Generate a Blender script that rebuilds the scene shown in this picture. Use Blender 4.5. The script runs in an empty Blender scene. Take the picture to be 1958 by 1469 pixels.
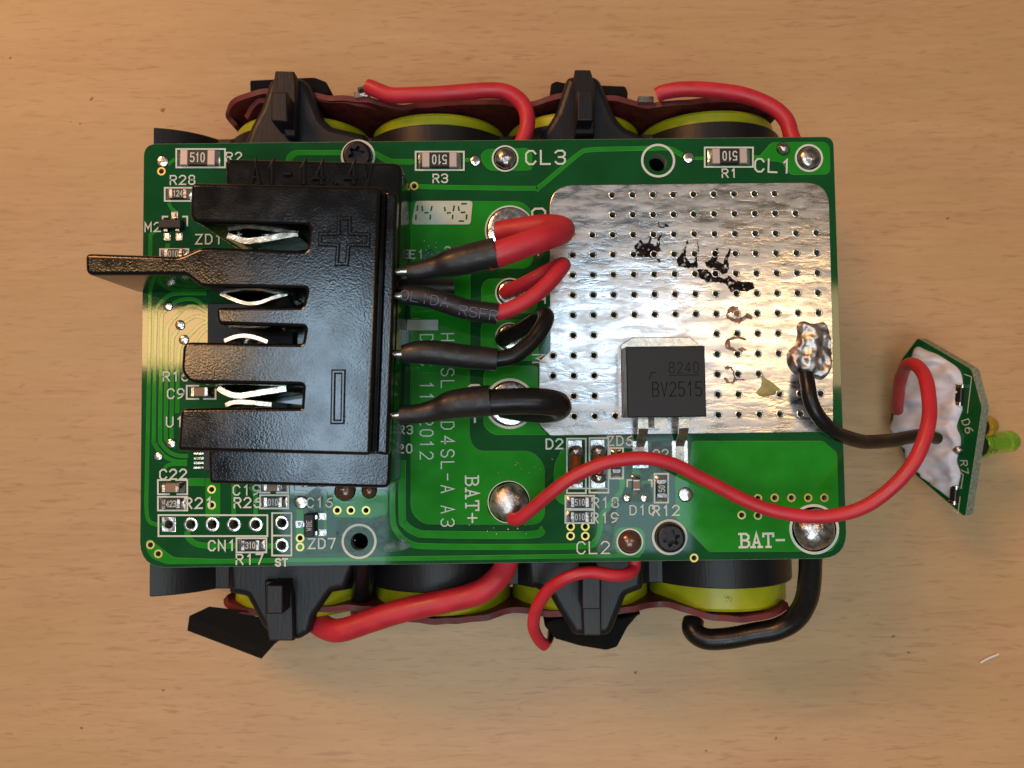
import bpy, bmesh, math, random
import numpy as np
from mathutils import Vector, Matrix, geometry, noise
random.seed(7)
sc = bpy.context.scene
COL = sc.collection
S = 0.001            # everything below is written in millimetres, z = 0 on the top face of the circuit board
ZT = -28.0           # table top
F, CX, CY = 1537.0, 979.0, 734.5
CAM = np.array([1.754, -8.704, 94.054])
ROTV = Vector((0.0485, -0.0056, -0.0125))
RM = Matrix.Rotation(ROTV.length, 3, ROTV.normalized())
RN = np.array(RM)

# ------------------------------------------------------------------ camera
cam = bpy.data.cameras.new('camera')
cam.sensor_width = 36.0
cam.lens = F / 1958.0 * 36.0
cam.clip_start, cam.clip_end = 0.004, 30.0
cam.dof.use_dof = True
cam.dof.focus_distance = 0.0925
cam.dof.aperture_fstop = 42.0
co = bpy.data.objects.new('camera', cam)
COL.objects.link(co)
co.matrix_world = Matrix.Translation(Vector(((CAM[0]) * S, CAM[1] * S, (CAM[2] - ZT) * S))) @ RM.to_4x4()
sc.camera = co

# ------------------------------------------------------------------ light: a dim warm room, lamps low overhead and one off to the side
w = bpy.data.worlds.new('World'); sc.world = w; w.use_nodes = True
w.node_tree.nodes['Background'].inputs[0].default_value = (1.0, 0.90, 0.78, 1)
w.node_tree.nodes['Background'].inputs[1].default_value = 0.09

def lamp(name, loc, target, sx, sy, power, col):
    l = bpy.data.lights.new(name, 'AREA'); l.shape = 'RECTANGLE'; l.size = sx; l.size_y = sy
    l.energy = power; l.color = col
    o = bpy.data.objects.new(name, l); COL.objects.link(o)
    o.location = loc
    d = Vector(target) - Vector(loc)
    o.rotation_euler = d.to_track_quat('-Z', 'Y').to_euler() if abs(d.normalized().z) < 0.999 else (0, 0, 0)
    return o
ZL = 0.42            # overhead lamps' height above the board, metres
def over_lamp(name, s0, s1, t0, t1, radiance, col):
    k = ZL + 0.094
    sx, sy = (s1 - s0) * k, (t1 - t0) * k
    x, y = 0.0017 + (s0 + s1) / 2 * k, -0.0087 + (t0 + t1) / 2 * k
    lamp(name, (x, y, ZL + 0.028), (x, y, 0), sx, sy, radiance * math.pi * sx * sy, col)
COOL = (0.58, 0.80, 1.0)  # one cool overhead light cut into panels; the gap stands for the phone's shade
over_lamp('lamp_panel_cool_west', -0.28, -0.15, -0.085, 0.165, 8.5, COOL)
over_lamp('lamp_panel_cool_southwest', -0.28, -0.15, -0.18, -0.095, 2.4, COOL)
over_lamp('lamp_panel_cool_north', 0.05, 0.225, 0.06, 0.165, 4.6, COOL)
over_lamp('lamp_panel_cool_east', 0.11, 0.225, -0.16, -0.02, 2.6, COOL)
over_lamp('added_cool_fill_south', -0.25, 0.25, -0.55, -0.22, 3.6, (0.88, 0.98, 1.0))  # added fill, outside the board's reflections, to brighten and cool the lower side
over_lamp('lamp_strip_warm_east', 0.235, 0.44, 0.04, 0.165, 5.2, (1.0, 0.68, 0.36))
over_lamp('lamp_strip_warm_west', -0.56, -0.335, 0.075, 0.148, 15.0, (1.0, 0.58, 0.25))
lamp('room_lamp_warm', (-1.45, 1.45, 1.75), (0, 0, 0.02), 0.80, 0.80, 31.0, (1.0, 0.44, 0.16))
sc.view_settings.view_transform = 'Standard'
sc.view_settings.look = 'None'
sc.view_settings.exposure = 0.42
sc.view_settings.gamma = 1.0
sc.render.engine = 'CYCLES'
sc.cycles.use_denoising = True
sc.cycles.max_bounces = 8

# ------------------------------------------------------------------ pixel of the photograph -> point at height z
def at(px, py, z=0.0):
    d = RN @ np.array([(px - CX) / F, (CY - py) / F, -1.0])
    t = (z - CAM[2]) / d[2]
    return CAM + d * t
def atp(px, py, P0, n):
    d = RN @ np.array([(px - CX) / F, (CY - py) / F, -1.0])
    return CAM + d * (np.dot(P0 - CAM, n) / np.dot(d, n))
def A(pts, z=0.0):
    return [tuple(at(p[0], p[1], z)[:2]) for p in pts]
PXMM = 1 / 16.35

# ------------------------------------------------------------------ materials
def mat(name, col, rough=0.5, metal=0.0, bump=0.0, bscale=3.0, var=0.0, vscale=1.0, rvar=0.0, coat=0.0, trans=0.0,
        col2=None, stretch=(1, 1, 1), detail=3.0, spec=0.5, sss=0.0, alpha=1.0, lo=0.35, hi=0.65):
    m = bpy.data.materials.new(name); m.use_nodes = True
    nt = m.node_tree; N, L = nt.nodes, nt.links
    b = N['Principled BSDF']
    b.inputs['Base Color'].default_value = (*col, 1)
    b.inputs['Roughness'].default_value = rough
    b.inputs['Metallic'].default_value = metal
    b.inputs['Specular IOR Level'].default_value = spec
    b.inputs['Coat Weight'].default_value = coat
    b.inputs['Coat Roughness'].default_value = 0.12
    b.inputs['Transmission Weight'].default_value = trans
    b.inputs['Alpha'].default_value = alpha
    if sss: b.inputs['Subsurface Weight'].default_value = sss; b.inputs['Subsurface Radius'].default_value = (0.001, 0.001, 0.001)
    tc = N.new('ShaderNodeTexCoord'); mp = N.new('ShaderNodeMapping')
    mp.inputs['Scale'].default_value = tuple(1000 * s for s in stretch)
    L.new(tc.outputs['Object'], mp.inputs['Vector'])
    if var or col2 or rvar:
        n = N.new('ShaderNodeTexNoise'); n.inputs['Scale'].default_value = vscale; n.inputs['Detail'].default_value = 4
        L.new(mp.outputs['Vector'], n.inputs['Vector'])
        r = N.new('ShaderNodeMapRange'); r.inputs['From Min'].default_value = lo; r.inputs['From Max'].default_value = hi
        L.new(n.outputs['Fac'], r.inputs['Value'])
        if var or col2:
            mx = N.new('ShaderNodeMix'); mx.data_type = 'RGBA'
            mx.inputs['A'].default_value = (*[c * (1 - var) for c in col], 1)
            mx.inputs['B'].default_value = (*(col2 or [min(1, c * (1 + var)) for c in col]), 1)
            L.new(r.outputs['Result'], mx.inputs['Factor']); L.new(mx.outputs['Result'], b.inputs['Base Color'])
        if rvar:
            r2 = N.new('ShaderNodeMapRange'); r2.inputs['From Min'].default_value = 0.3; r2.inputs['From Max'].default_value = 0.7
            r2.inputs['To Min'].default_value = max(0.03, rough - rvar); r2.inputs['To Max'].default_value = min(1, rough + rvar)
            L.new(n.outputs['Fac'], r2.inputs['Value']); L.new(r2.outputs['Result'], b.inputs['Roughness'])
    if bump:
        n2 = N.new('ShaderNodeTexNoise'); n2.inputs['Scale'].default_value = bscale; n2.inputs['Detail'].default_value = detail
        L.new(mp.outputs['Vector'], n2.inputs['Vector'])
        bp = N.new('ShaderNodeBump'); bp.inputs['Strength'].default_value = min(1, bump); bp.inputs['Distance'].default_value = 0.0001 * max(1, bump)
        L.new(n2.outputs['Fac'], bp.inputs['Height']); L.new(bp.outputs['Normal'], b.inputs['Normal'])
    return m

MASK = mat('mask_dark_green', (0.0045, 0.070, 0.018), 0.05, bump=0.008, bscale=1.2, var=0.12, vscale=0.25, rvar=0.02)
POUR = mat('mask_over_copper', (0.012, 0.225, 0.014), 0.07, bump=0.015, bscale=1.2, var=0.10, vscale=0.3, rvar=0.04)
EDGE = mat('copper_edge_glint', (0.10, 0.34, 0.07), 0.3)  # pale green paints the bevel highlight along copper edges, where mask also thins
FR4 = mat('board_core', (0.20, 0.23, 0.17), 0.7, bump=0.5, bscale=5, var=0.3, vscale=3)
SILK = mat('silk_print', (0.56, 0.62, 0.56), 0.55, var=0.08, vscale=4)
BLOCK = mat('date_block_print', (0.44, 0.48, 0.38), 0.5, var=0.05)
GOLD = mat('plated_ring', (0.62, 0.52, 0.16), 0.35, metal=0.8)
TIN = mat('tin', (0.72, 0.71, 0.70), 0.22, metal=1.0, bump=0.5, bscale=1.4, var=0.10, vscale=1.5, rvar=0.1)
SOLDER = mat('solder_dark', (0.40, 0.37, 0.35), 0.27, metal=1.0, bump=1.0, bscale=1.1, rvar=0.12, var=0.35, vscale=1.4)
BROWNSOLDER = mat('solder_flux_brown', (0.12, 0.05, 0.035), 0.2, metal=0.35, bump=0.5, bscale=2.0, coat=0.6)
BLOB = mat('solder_blob', (0.46, 0.44, 0.43), 0.40, metal=1.0, bump=0.9, bscale=1.5, var=0.5, vscale=0.8, detail=3, rvar=0.1)
PLASTIC = mat('black_plastic', (0.003, 0.0026, 0.0026), 0.15, bump=0.10, bscale=5.0, detail=1.0, rvar=0.05, vscale=0.4)
PLASTIC_S = mat('black_plastic_smooth', (0.006, 0.006, 0.007), 0.16, bump=0.1, bscale=5.0)
HOLDER = mat('holder_plastic', (0.0085, 0.0085, 0.0105), 0.40, bump=0.25, bscale=3.0, stretch=(1, .15, 1), var=0.1, vscale=0.8, spec=0.35)
SLEEVE = mat('shrink_sleeve', (0.010, 0.010, 0.012), 0.45, bump=0.35, bscale=1.3, rvar=0.1)
REDW = mat('red_silicone', (0.46, 0.018, 0.034), 0.47, bump=0.16, bscale=2.5, var=0.10, vscale=0.35, rvar=0.12)
BLACKW = mat('black_silicone', (0.006, 0.006, 0.007), 0.33, spec=0.35, bump=0.12, bscale=2.0, rvar=0.08)
YELLOW = mat('cell_wrap', (0.34, 0.36, 0.008), 0.33, var=0.10, vscale=0.3)
CELLEND = mat('cell_end', (0.5, 0.5, 0.48), 0.35, metal=1.0)
FISH = mat('red_paper', (0.105, 0.009, 0.011), 0.6, bump=0.5, bscale=1.2, var=0.35, vscale=0.6, rvar=0.15)
FOAM = mat('foam', (0.007, 0.007, 0.007), 0.95, spec=0.15, bump=1.5, bscale=4.5)
NICKEL = mat('nickel', (0.46, 0.42, 0.36), 0.26, metal=1.0, bump=0.3, bscale=2.0, var=0.15, vscale=1.0)
CONTACT = mat('contact_spring', (0.46, 0.41, 0.33), 0.24, metal=1.0, bump=0.4, bscale=1.2, var=0.4, vscale=0.9)
CHIP = mat('chip_epoxy', (0.009, 0.009, 0.012), 0.5, bump=0.3, bscale=8, spec=0.4)
CHIPTXT = mat('chip_engraving', (0.0045, 0.0045, 0.005), 0.9, spec=0.10)
RBODY = mat('resistor_body', (0.016, 0.012, 0.010), 0.35)
RTERM = mat('resistor_terminal', (0.50, 0.42, 0.38), 0.4, metal=0.3)
CBODY = mat('capacitor_body', (0.22, 0.14, 0.075), 0.45)
GLASS = mat('diode_glass', (0.45, 0.10, 0.02), 0.08, trans=0.5)
SEAL = mat('white_sealant', (0.55, 0.58, 0.68), 0.4, bump=0.5, bscale=0.9, sss=0.10, var=0.06, vscale=0.4)
LEDG = mat('green_lens', (0.34, 0.80, 0.05), 0.08, trans=0.85)
LEDY = mat('amber_lens', (0.75, 0.50, 0.03), 0.12, trans=0.7)
BLACKP = mat('spacer_plastic', (0.008, 0.008, 0.008), 0.4)
SCORCH = mat('scorched_flux', (0.008, 0.005, 0.007), 0.7, var=0.5, vscale=1.5, bump=0.8, bscale=2.5, spec=0.12, col2=(0.045, 0.022, 0.018), lo=0.5, hi=0.72)
RUST = mat('brown_flux', (0.20, 0.085, 0.045), 0.30, var=0.5, vscale=1.5, bump=0.8, bscale=2.5)
GLUE = mat('amber_film', (0.24, 0.21, 0.06), 0.25, var=0.2)
FILM = mat('clear_flux_film', (0.05, 0.12, 0.09), 0.26, bump=0.5, bscale=1.6, var=0.5, vscale=0.7, detail=5, rvar=0.15, alpha=0.5)
SPRINT = mat('sleeve_print', (0.12, 0.12, 0.20), 0.5)
SCREWM = mat('black_screw', (0.020, 0.017, 0.019), 0.35, metal=0.6, bump=0.2, bscale=4)
THREAD = mat('white_thread', (0.7, 0.7, 0.7), 0.8)
STAIN = mat('table_stain', (0.21, 0.12, 0.058), 0.6, var=0.3, vscale=1)

def mottle(m, scale, a, b, top):
    # patchy cover: the film is missing between the patches
    nt = m.node_tree; N, L = nt.nodes, nt.links
    tc = N.new('ShaderNodeTexCoord'); n = N.new('ShaderNodeTexNoise'); n.inputs['Scale'].default_value = scale * 1000; n.inputs['Detail'].default_value = 5
    L.new(tc.outputs['Object'], n.inputs['Vector'])
    r = N.new('ShaderNodeMapRange'); r.inputs['From Min'].default_value = a; r.inputs['From Max'].default_value = b; r.inputs['To Max'].default_value = top
    L.new(n.outputs['Fac'], r.inputs['Value']); L.new(r.outputs['Result'], N['Principled BSDF'].inputs['Alpha'])
mottle(FILM, 0.55, 0.42, 0.66, 0.85)
mottle(SCORCH, 1.9, 0.33, 0.45, 1.0)
mottle(RUST, 1.9, 0.30, 0.45, 0.95)
def pad_material():
    m = mat('tinned_copper', (0.66, 0.62, 0.60), 0.24, metal=1.0)
    nt = m.node_tree; N, L = nt.nodes, nt.links; b = N['Principled BSDF']
    tc = N.new('ShaderNodeTexCoord'); mp = N.new('ShaderNodeMapping'); mp.inputs['Scale'].default_value = (300, 1100, 1000)
    L.new(tc.outputs['Object'], mp.inputs['Vector'])
    n1 = N.new('ShaderNodeTexNoise'); n1.inputs['Scale'].default_value = 1.0; n1.inputs['Detail'].default_value = 5
    n1.inputs['Roughness'].default_value = 0.6; n1.inputs['Distortion'].default_value = 0.3
    L.new(mp.outputs['Vector'], n1.inputs['Vector'])
    mp2 = N.new('ShaderNodeMapping'); mp2.inputs['Scale'].default_value = (420, 800, 600); L.new(tc.outputs['Object'], mp2.inputs['Vector'])
    n2 = N.new('ShaderNodeTexNoise'); n2.inputs['Scale'].default_value = 0.6; n2.inputs['Detail'].default_value = 3
    L.new(mp2.outputs['Vector'], n2.inputs['Vector'])
    ad = N.new('ShaderNodeMath'); ad.operation = 'MULTIPLY_ADD'; ad.inputs[1].default_value = 1.3
    L.new(n2.outputs['Fac'], ad.inputs[0]); L.new(n1.outputs['Fac'], ad.inputs[2])
    mp3 = N.new('ShaderNodeMapping'); mp3.inputs['Scale'].default_value = (1500, 2600, 1000); L.new(tc.outputs['Object'], mp3.inputs['Vector'])
    n3 = N.new('ShaderNodeTexNoise'); n3.inputs['Scale'].default_value = 1.0; n3.inputs['Detail'].default_value = 1; L.new(mp3.outputs['Vector'], n3.inputs['Vector'])
    ad3 = N.new('ShaderNodeMath'); ad3.operation = 'MULTIPLY_ADD'; ad3.inputs[1].default_value = 0.13; L.new(n3.outputs['Fac'], ad3.inputs[0]); L.new(ad.outputs[0], ad3.inputs[2]); ad = ad3
    bp = N.new('ShaderNodeBump'); bp.inputs['Strength'].default_value = 0.45; bp.inputs['Distance'].default_value = 0.000058
    L.new(ad.outputs[0], bp.inputs['Height']); L.new(bp.outputs['Normal'], b.inputs['Normal'])
    cr = N.new('ShaderNodeMapRange'); cr.inputs['From Min'].default_value = 0.3; cr.inputs['From Max'].default_value = 0.7
    cr.inputs['To Min'].default_value = 0.12; cr.inputs['To Max'].default_value = 0.26
    L.new(n1.outputs['Fac'], cr.inputs['Value']); L.new(cr.outputs['Result'], b.inputs['Roughness'])
    mx = N.new('ShaderNodeMix'); mx.data_type = 'RGBA'
    mx.inputs['A'].default_value = (0.40, 0.375, 0.36, 1); mx.inputs['B'].default_value = (0.66, 0.63, 0.61, 1)
    L.new(n2.outputs['Fac'], mx.inputs['Factor']); L.new(mx.outputs['Result'], b.inputs['Base Color'])
    # dull oxide between the bright patches
    b2 = N.new('ShaderNodeBsdfPrincipled'); b2.inputs['Metallic'].default_value = 1.0; b2.inputs['Roughness'].default_value = 0.50
    L.new(mx.outputs['Result'], b2.inputs['Base Color']); L.new(bp.outputs['Normal'], b2.inputs['Normal'])
    fr = N.new('ShaderNodeMapRange'); fr.inputs['From Min'].default_value = 0.40; fr.inputs['From Max'].default_value = 0.62
    fr.inputs['To Min'].default_value = 0.05; fr.inputs['To Max'].default_value = 0.72
    L.new(n1.outputs['Fac'], fr.inputs['Value'])
    ms = N.new('ShaderNodeMixShader'); L.new(fr.outputs['Result'], ms.inputs[0]); L.new(b.outputs[0], ms.inputs[1]); L.new(b2.outputs[0], ms.inputs[2])
    L.new(ms.outputs[0], N['Material Output'].inputs[0])
    return m
PAD = pad_material()

def wood_material():
    m = mat('beech_veneer', (0.5, 0.3, 0.16), 0.45)
    nt = m.node_tree; N, L = nt.nodes, nt.links; b = N['Principled BSDF']
    tc = N.new('ShaderNodeTexCoord')
    def noi(sx, sy, det=4, dist=0.0, rough=0.55, rot=0.0):
        mp = N.new('ShaderNodeMapping'); mp.inputs['Scale'].default_value = (sx * 1000, sy * 1000, 1000); mp.inputs['Rotation'].default_value = (0, 0, rot)
        L.new(tc.outputs['Object'], mp.inputs['Vector'])
        n = N.new('ShaderNodeTexNoise'); n.inputs['Scale'].default_value = 1; n.inputs['Detail'].default_value = det
        n.inputs['Distortion'].default_value = dist; n.inputs['Roughness'].default_value = rough
        L.new(mp.outputs['Vector'], n.inputs['Vector']); return n.outputs['Fac']
    def rng(v, a, c, t0=0.0, t1=1.0):
        r = N.new('ShaderNodeMapRange'); r.inputs['From Min'].default_value = a; r.inputs['From Max'].default_value = c
        r.inputs['To Min'].default_value = t0; r.inputs['To Max'].default_value = t1
        L.new(v, r.inputs['Value']); return r.outputs['Result']
    def mix(fac, a, c, mode='MIX'):
        x = N.new('ShaderNodeMix'); x.data_type = 'RGBA'; x.blend_type = mode
        for v, s in ((a, 'A'), (c, 'B')):
            if isinstance(v, tuple): x.inputs[s].default_value = (*v, 1)
            else: L.new(v, x.inputs[s])
        if isinstance(fac, float): x.inputs['Factor'].default_value = fac
        else: L.new(fac, x.inputs['Factor'])
        return x.outputs['Result']
    band = rng(noi(0.010, 0.075, 4, 0.8), 0.30, 0.70)
    base = mix(band, (0.425, 0.258, 0.130), (0.505, 0.330, 0.174))
    fine = rng(noi(0.09, 1.1, 3, 0.5), 0.35, 0.70)
    base = mix(rng(fine, 0, 1, 0.0, 0.42), base, (0.56, 0.385, 0.205))
    fl = rng(noi(0.22, 1.75, 2, 0.9, 0.5, 0.03), 0.57, 0.72)
    base = mix(rng(fl, 0, 1, 0.0, 0.46), base, (0.27, 0.135, 0.060))
    fl2 = rng(noi(0.34, 3.4, 1, 0.4, 0.5, 0.06), 0.62, 0.74)
    base = mix(rng(fl2, 0, 1, 0.0, 0.38), base, (0.27, 0.135, 0.060))
    cl = rng(noi(0.035, 0.05, 3, 0.5), 0.45, 0.75)
    base = mix(rng(cl, 0, 1, 0.0, 0.18), base, (0.34, 0.235, 0.12))
    base = mix(rng(rng(noi(0.03, 0.11, 3, 0.4), 0.4, 0.65), 0, 1, 0.0, 0.45), base, (0.45, 0.305, 0.135))
    L.new(base, b.inputs['Base Color'])
    bp = N.new('ShaderNodeBump'); bp.inputs['Strength'].default_value = 0.08; bp.inputs['Distance'].default_value = 0.0001; bp.invert = True
    L.new(fl, bp.inputs['Height']); L.new(bp.outputs['Normal'], b.inputs['Normal'])
    return m
WOOD = wood_material()

# ------------------------------------------------------------------ mesh helpers
class MB:
    def __init__(s): s.v = []; s.f = []; s.m = []
    def add(s, vs, fs, m=0):
        k = len(s.v); s.v += [tuple(map(float, v)) for v in vs]
        s.f += [tuple(k + i for i in f) for f in fs]; s.m += [m] * len(fs); return s
BASE = {}
def make_mesh(name, mb, mats, base=(0, 0, 0), ang=35, weld=True):
    me = bpy.data.meshes.new(name)
    me.from_pydata([((v[0] - base[0]) * S, (v[1] - base[1]) * S, (v[2] - base[2]) * S) for v in mb.v], [], mb.f)
    for m in (mats if isinstance(mats, (list, tuple)) else [mats]): me.materials.append(m)
    me.polygons.foreach_set('material_index', mb.m)
    if weld:
        bm = bmesh.new(); bm.from_mesh(me)
        bmesh.ops.remove_doubles(bm, verts=bm.verts, dist=2e-7)
        bm.to_mesh(me); bm.free()
    me.update()
    if ang:
        me.shade_smooth(); me.set_sharp_from_angle(angle=math.radians(ang))
        for pl_ in me.polygons:                    # flat tops stay flat right up to their rounded edge
            if abs(pl_.normal.z) > 0.9998: pl_.use_smooth = False
    return me
def tag(o, label=None, cat=None, group=None, kind=None):
    if label: o['label'] = label
    if cat: o['category'] = cat
    if group: o['group'] = group
    if kind: o['kind'] = kind
    return o
def thing(name, base, label, cat, group=None):
    o = bpy.data.objects.new(name, None); COL.objects.link(o)
    o.empty_display_size = 0.004
    o.location = (base[0] * S, base[1] * S, (base[2] - ZT) * S)
    BASE[o.name] = tuple(base)
    return tag(o, label, cat, group)
def root_of(o):
    while o.parent: o = o.parent
    return o
def obj(name, mb, mats, parent=None, label=None, ang=35, weld=True, kind=None):
    if parent is None:
        lo = np.min(np.array(mb.v), 0); hi = np.max(np.array(mb.v), 0)
        base = ((lo[0] + hi[0]) / 2, (lo[1] + hi[1]) / 2, lo[2])
    else: base = BASE[root_of(parent).name]
    me = make_mesh(name, mb, mats, base, ang, weld)
    o = bpy.data.objects.new(name, me); COL.objects.link(o)
    if parent is None:
        o.location = (base[0] * S, base[1] * S, (base[2] - ZT) * S); BASE[o.name] = base
    else: o.parent = parent
    if label: o['label'] = label
    if kind: o['kind'] = kind
    return o

def area(p): return 0.5 * sum(p[i - 1][0] * p[i][1] - p[i][0] * p[i - 1][1] for i in range(len(p)))
def ccw(p): return list(p) if area(p) > 0 else list(reversed(p))
def rp(pts, r=4.0, n=4):
    out = []; k = len(pts)
    for i in range(k):
        p = np.array(pts[i][:2], float); a = np.array(pts[i - 1][:2], float); c = np.array(pts[(i + 1) % k][:2], float)
        rr = pts[i][2] if len(pts[i]) > 2 else r
        la, lc = np.linalg.norm(a - p), np.linalg.norm(c - p)
        t = min(rr, 0.48 * la, 0.48 * lc)
        if t < 1e-6: out.append(tuple(p)); continue
        p0 = p + (a - p) / la * t; p1 = p + (c - p) / lc * t
        for j in range(n + 1):
            u = j / n; out.append(tuple((1 - u) ** 2 * p0 + 2 * u * (1 - u) * (p * .9 + (p0 + p1) * .05) + u * u * p1))
    return out
def circ(c, r, n=16, ph=0.0): return [(c[0] + r * math.cos(ph + 2 * math.pi * i / n), c[1] + r * math.sin(ph + 2 * math.pi * i / n)) for i in range(n)]
def offset(p, d):
    n = len(p); out = []
    for i in range(n):
        a, b, c = (np.array(p[j % n]) for j in (i - 1, i, i + 1))
        e0 = b - a; e1 = c - b
        l0, l1 = np.linalg.norm(e0), np.linalg.norm(e1)
        if l0 < 1e-9 or l1 < 1e-9: out.append(tuple(b)); continue
        n0 = np.array([-e0[1], e0[0]]) / l0; n1 = np.array([-e1[1], e1[0]]) / l1
        m = n0 + n1; q = np.dot(m, m)
        m = m * 2 / q if q > 0.3 else n0
        out.append(tuple(b + m * d))
    return out
def inside(pt, poly):
    x, y = pt; c = False; j = len(poly) - 1
    for i in range(len(poly)):
        xi, yi = poly[i]; xj, yj = poly[j]
        if (yi > y) != (yj > y) and x < (xj - xi) * (y - yi) / (yj - yi) + xi: c = not c
        j = i
    return c
def cdt(outer, holes, extra=()):
    vs = []; es = []
    for lp in [outer] + list(holes):
        k = len(vs); vs += [Vector(q) for q in lp]
        es += [(k + i, k + (i + 1) % len(lp)) for i in range(len(lp))]
    vs += [Vector(q) for q in extra]
    V, _, T, *_r = geometry.delaunay_2d_cdt(vs, es, [], 0, 1e-7)
    fs = []
    for t in T:
        c = ((V[t[0]].x + V[t[1]].x + V[t[2]].x) / 3, (V[t[0]].y + V[t[1]].y + V[t[2]].y) / 3)
        if inside(c, outer) and not any((c[0] - h[0][0]) ** 2 + (c[1] - h[0][1]) ** 2 < 60 and inside(c, h) for h in holes):
            a, b, d = (V[i] for i in t)
            fs.append(tuple(t) if (b.x - a.x) * (d.y - a.y) - (b.y - a.y) * (d.x - a.x) > 0 else tuple(reversed(t)))
    return [(v.x, v.y) for v in V], fs
def plate(mb, outer, zt, zb, bevel=0.0, steps=1, holes=(), m=0, mside=None, bottom=False):
    """a solid slab: outline outer (2D, mm), rounded along its top edge, with real holes"""
    outer = ccw(outer); mside = m if mside is None else mside
    rings = []
    for i in range(steps + 1):
        a = math.pi / 2 * i / steps
        if bevel: rings.append((offset(outer, bevel * (1 - math.sin(a))) if i < steps else outer, zt - bevel * (1 - math.cos(a))))
        else: rings.append((outer, zt)); break
    rings.append((outer, zb))
    V, fs = cdt(rings[0][0], [h for h in holes])
    mb.add([(x, y, zt) for x, y in V], fs, m)
    n = len(outer)
    for (r0, z0), (r1, z1) in zip(rings, rings[1:]):
        mb.add([(x, y, z0) for x, y in r0] + [(x, y, z1) for x, y in r1],
               [(i, n + i, n + (i + 1) % n, (i + 1) % n) for i in range(n)], mside)
    for h in holes:
        h = ccw(h); k = len(h)
        mb.add([(x, y, zt) for x, y in h] + [(x, y, zb) for x, y in h], [(i, (i + 1) % k, k + (i + 1) % k, k + i) for i in range(k)], mside)
    if bottom:
        V, fs = cdt(outer, list(holes)); mb.add([(x, y, zb) for x, y in V], [tuple(reversed(f)) for f in fs], mside)
    return mb
def catmull(pts, n=8):
    P = [np.array(p, float) for p in pts]; P = [2 * P[0] - P[1]] + P + [2 * P[-1] - P[-2]]
    out = []
    for i in range(1, len(P) - 2):
        for j in range(n):
            t = j / n
            out.append(0.5 * ((2 * P[i]) + (P[i + 1] - P[i - 1]) * t + (2 * P[i - 1] - 5 * P[i] + 4 * P[i + 1] - P[i + 2]) * t * t + (3 * P[i] - P[i - 1] - 3 * P[i + 1] + P[i + 2]) * t ** 3))
    out.append(P[-2]); return out
def tube(mb, pts, rad, seg=20, n=8, cap=True, m=0, smooth=True, squash=1.0):
    """pts: (x, y, z[, radius]) ; swept round section"""
    Q = [tuple(p[:3]) + ((p[3] if len(p) > 3 else rad),) for p in pts]
    C = catmull(Q, n) if smooth else [np.array(q) for q in Q]
    P = [c[:3] + (np.array(noise.noise_vector(Vector(c[:3]) * .22)) * .09 * min(1, i / 4, (len(C) - 1 - i) / 4) if smooth and seg >= 20 else 0) for i, c in enumerate(C)]
    Rr = [c[3] * (1 + (.025 * noise.noise(Vector(c[:3]) * .45) if smooth and seg >= 20 else 0)) for c in C]
    t = P[1] - P[0]; t /= np.linalg.norm(t)
    u = np.cross(t, [0, 0, 1.0]); u = u if np.linalg.norm(u) > 0.1 else np.cross(t, [0, 1.0, 0]); u /= np.linalg.norm(u)
    V = []; k = len(P)
    for i in range(k):
        t = P[min(i + 1, k - 1)] - P[max(i - 1, 0)]; t = t / (np.linalg.norm(t) + 1e-12)
        u = u - t * np.dot(u, t); u /= np.linalg.norm(u); v = np.cross(t, u)
        for j in range(seg):
            a = 2 * math.pi * j / seg
            V.append(P[i] + Rr[i] * (u * math.cos(a) + v * math.sin(a) * squash))
    fs = [(i * seg + j, i * seg + (j + 1) % seg, (i + 1) * seg + (j + 1) % seg, (i + 1) * seg + j) for i in range(k - 1) for j in range(seg)]
    if cap: fs += [tuple(reversed(range(seg))), tuple((k - 1) * seg + j for j in range(seg))]
    mb.add(V, fs, m); return mb
def lathe(mb, prof, c, d=(0, 0, 1), seg=24, m=0, wob=0.0, capend=True):
    d = np.array(d, float); d /= np.linalg.norm(d)
    u = np.cross(d, [0, 1.0, 0]) if abs(d[1]) < 0.9 else np.cross(d, [1.0, 0, 0]); u /= np.linalg.norm(u); v = np.cross(d, u)
    V = []
    for r, z in prof:
        for j in range(seg):
            a = 2 * math.pi * j / seg
            rr = r * (1 + wob * noise.noise(Vector((math.cos(a) * 1.3, math.sin(a) * 1.3, z + c[0])))) if wob else r
            V.append(np.array(c) + d * z + rr * (u * math.cos(a) + v * math.sin(a)))
    k = len(prof)
    fs = [(i * seg + j, i * seg + (j + 1) % seg, (i + 1) * seg + (j + 1) % seg, (i + 1) * seg + j) for i in range(k - 1) for j in range(seg)]
    if capend: fs += [tuple((k - 1) * seg + j for j in range(seg)), tuple(reversed(range(seg)))]
    mb.add(V, fs, m); return mb
def dome_prof(r, h, n=7): return [(r * math.cos(a), h * math.sin(a)) for a in [math.pi / 2 * i / n for i in range(n)]] + [(r * 0.02, h)]
def box(mb, x0, x1, y0, y1, zb, zt, bev=0.05, m=0, bottom=False):
    return plate(mb, [(x0, y0), (x1, y0), (x1, y1), (x0, y1)], zt, zb, bev, 1, m=m, bottom=bottom)
ZC = [0]
def zlift(): ZC[0] += 1; return ZC[0] * 0.00022
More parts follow.
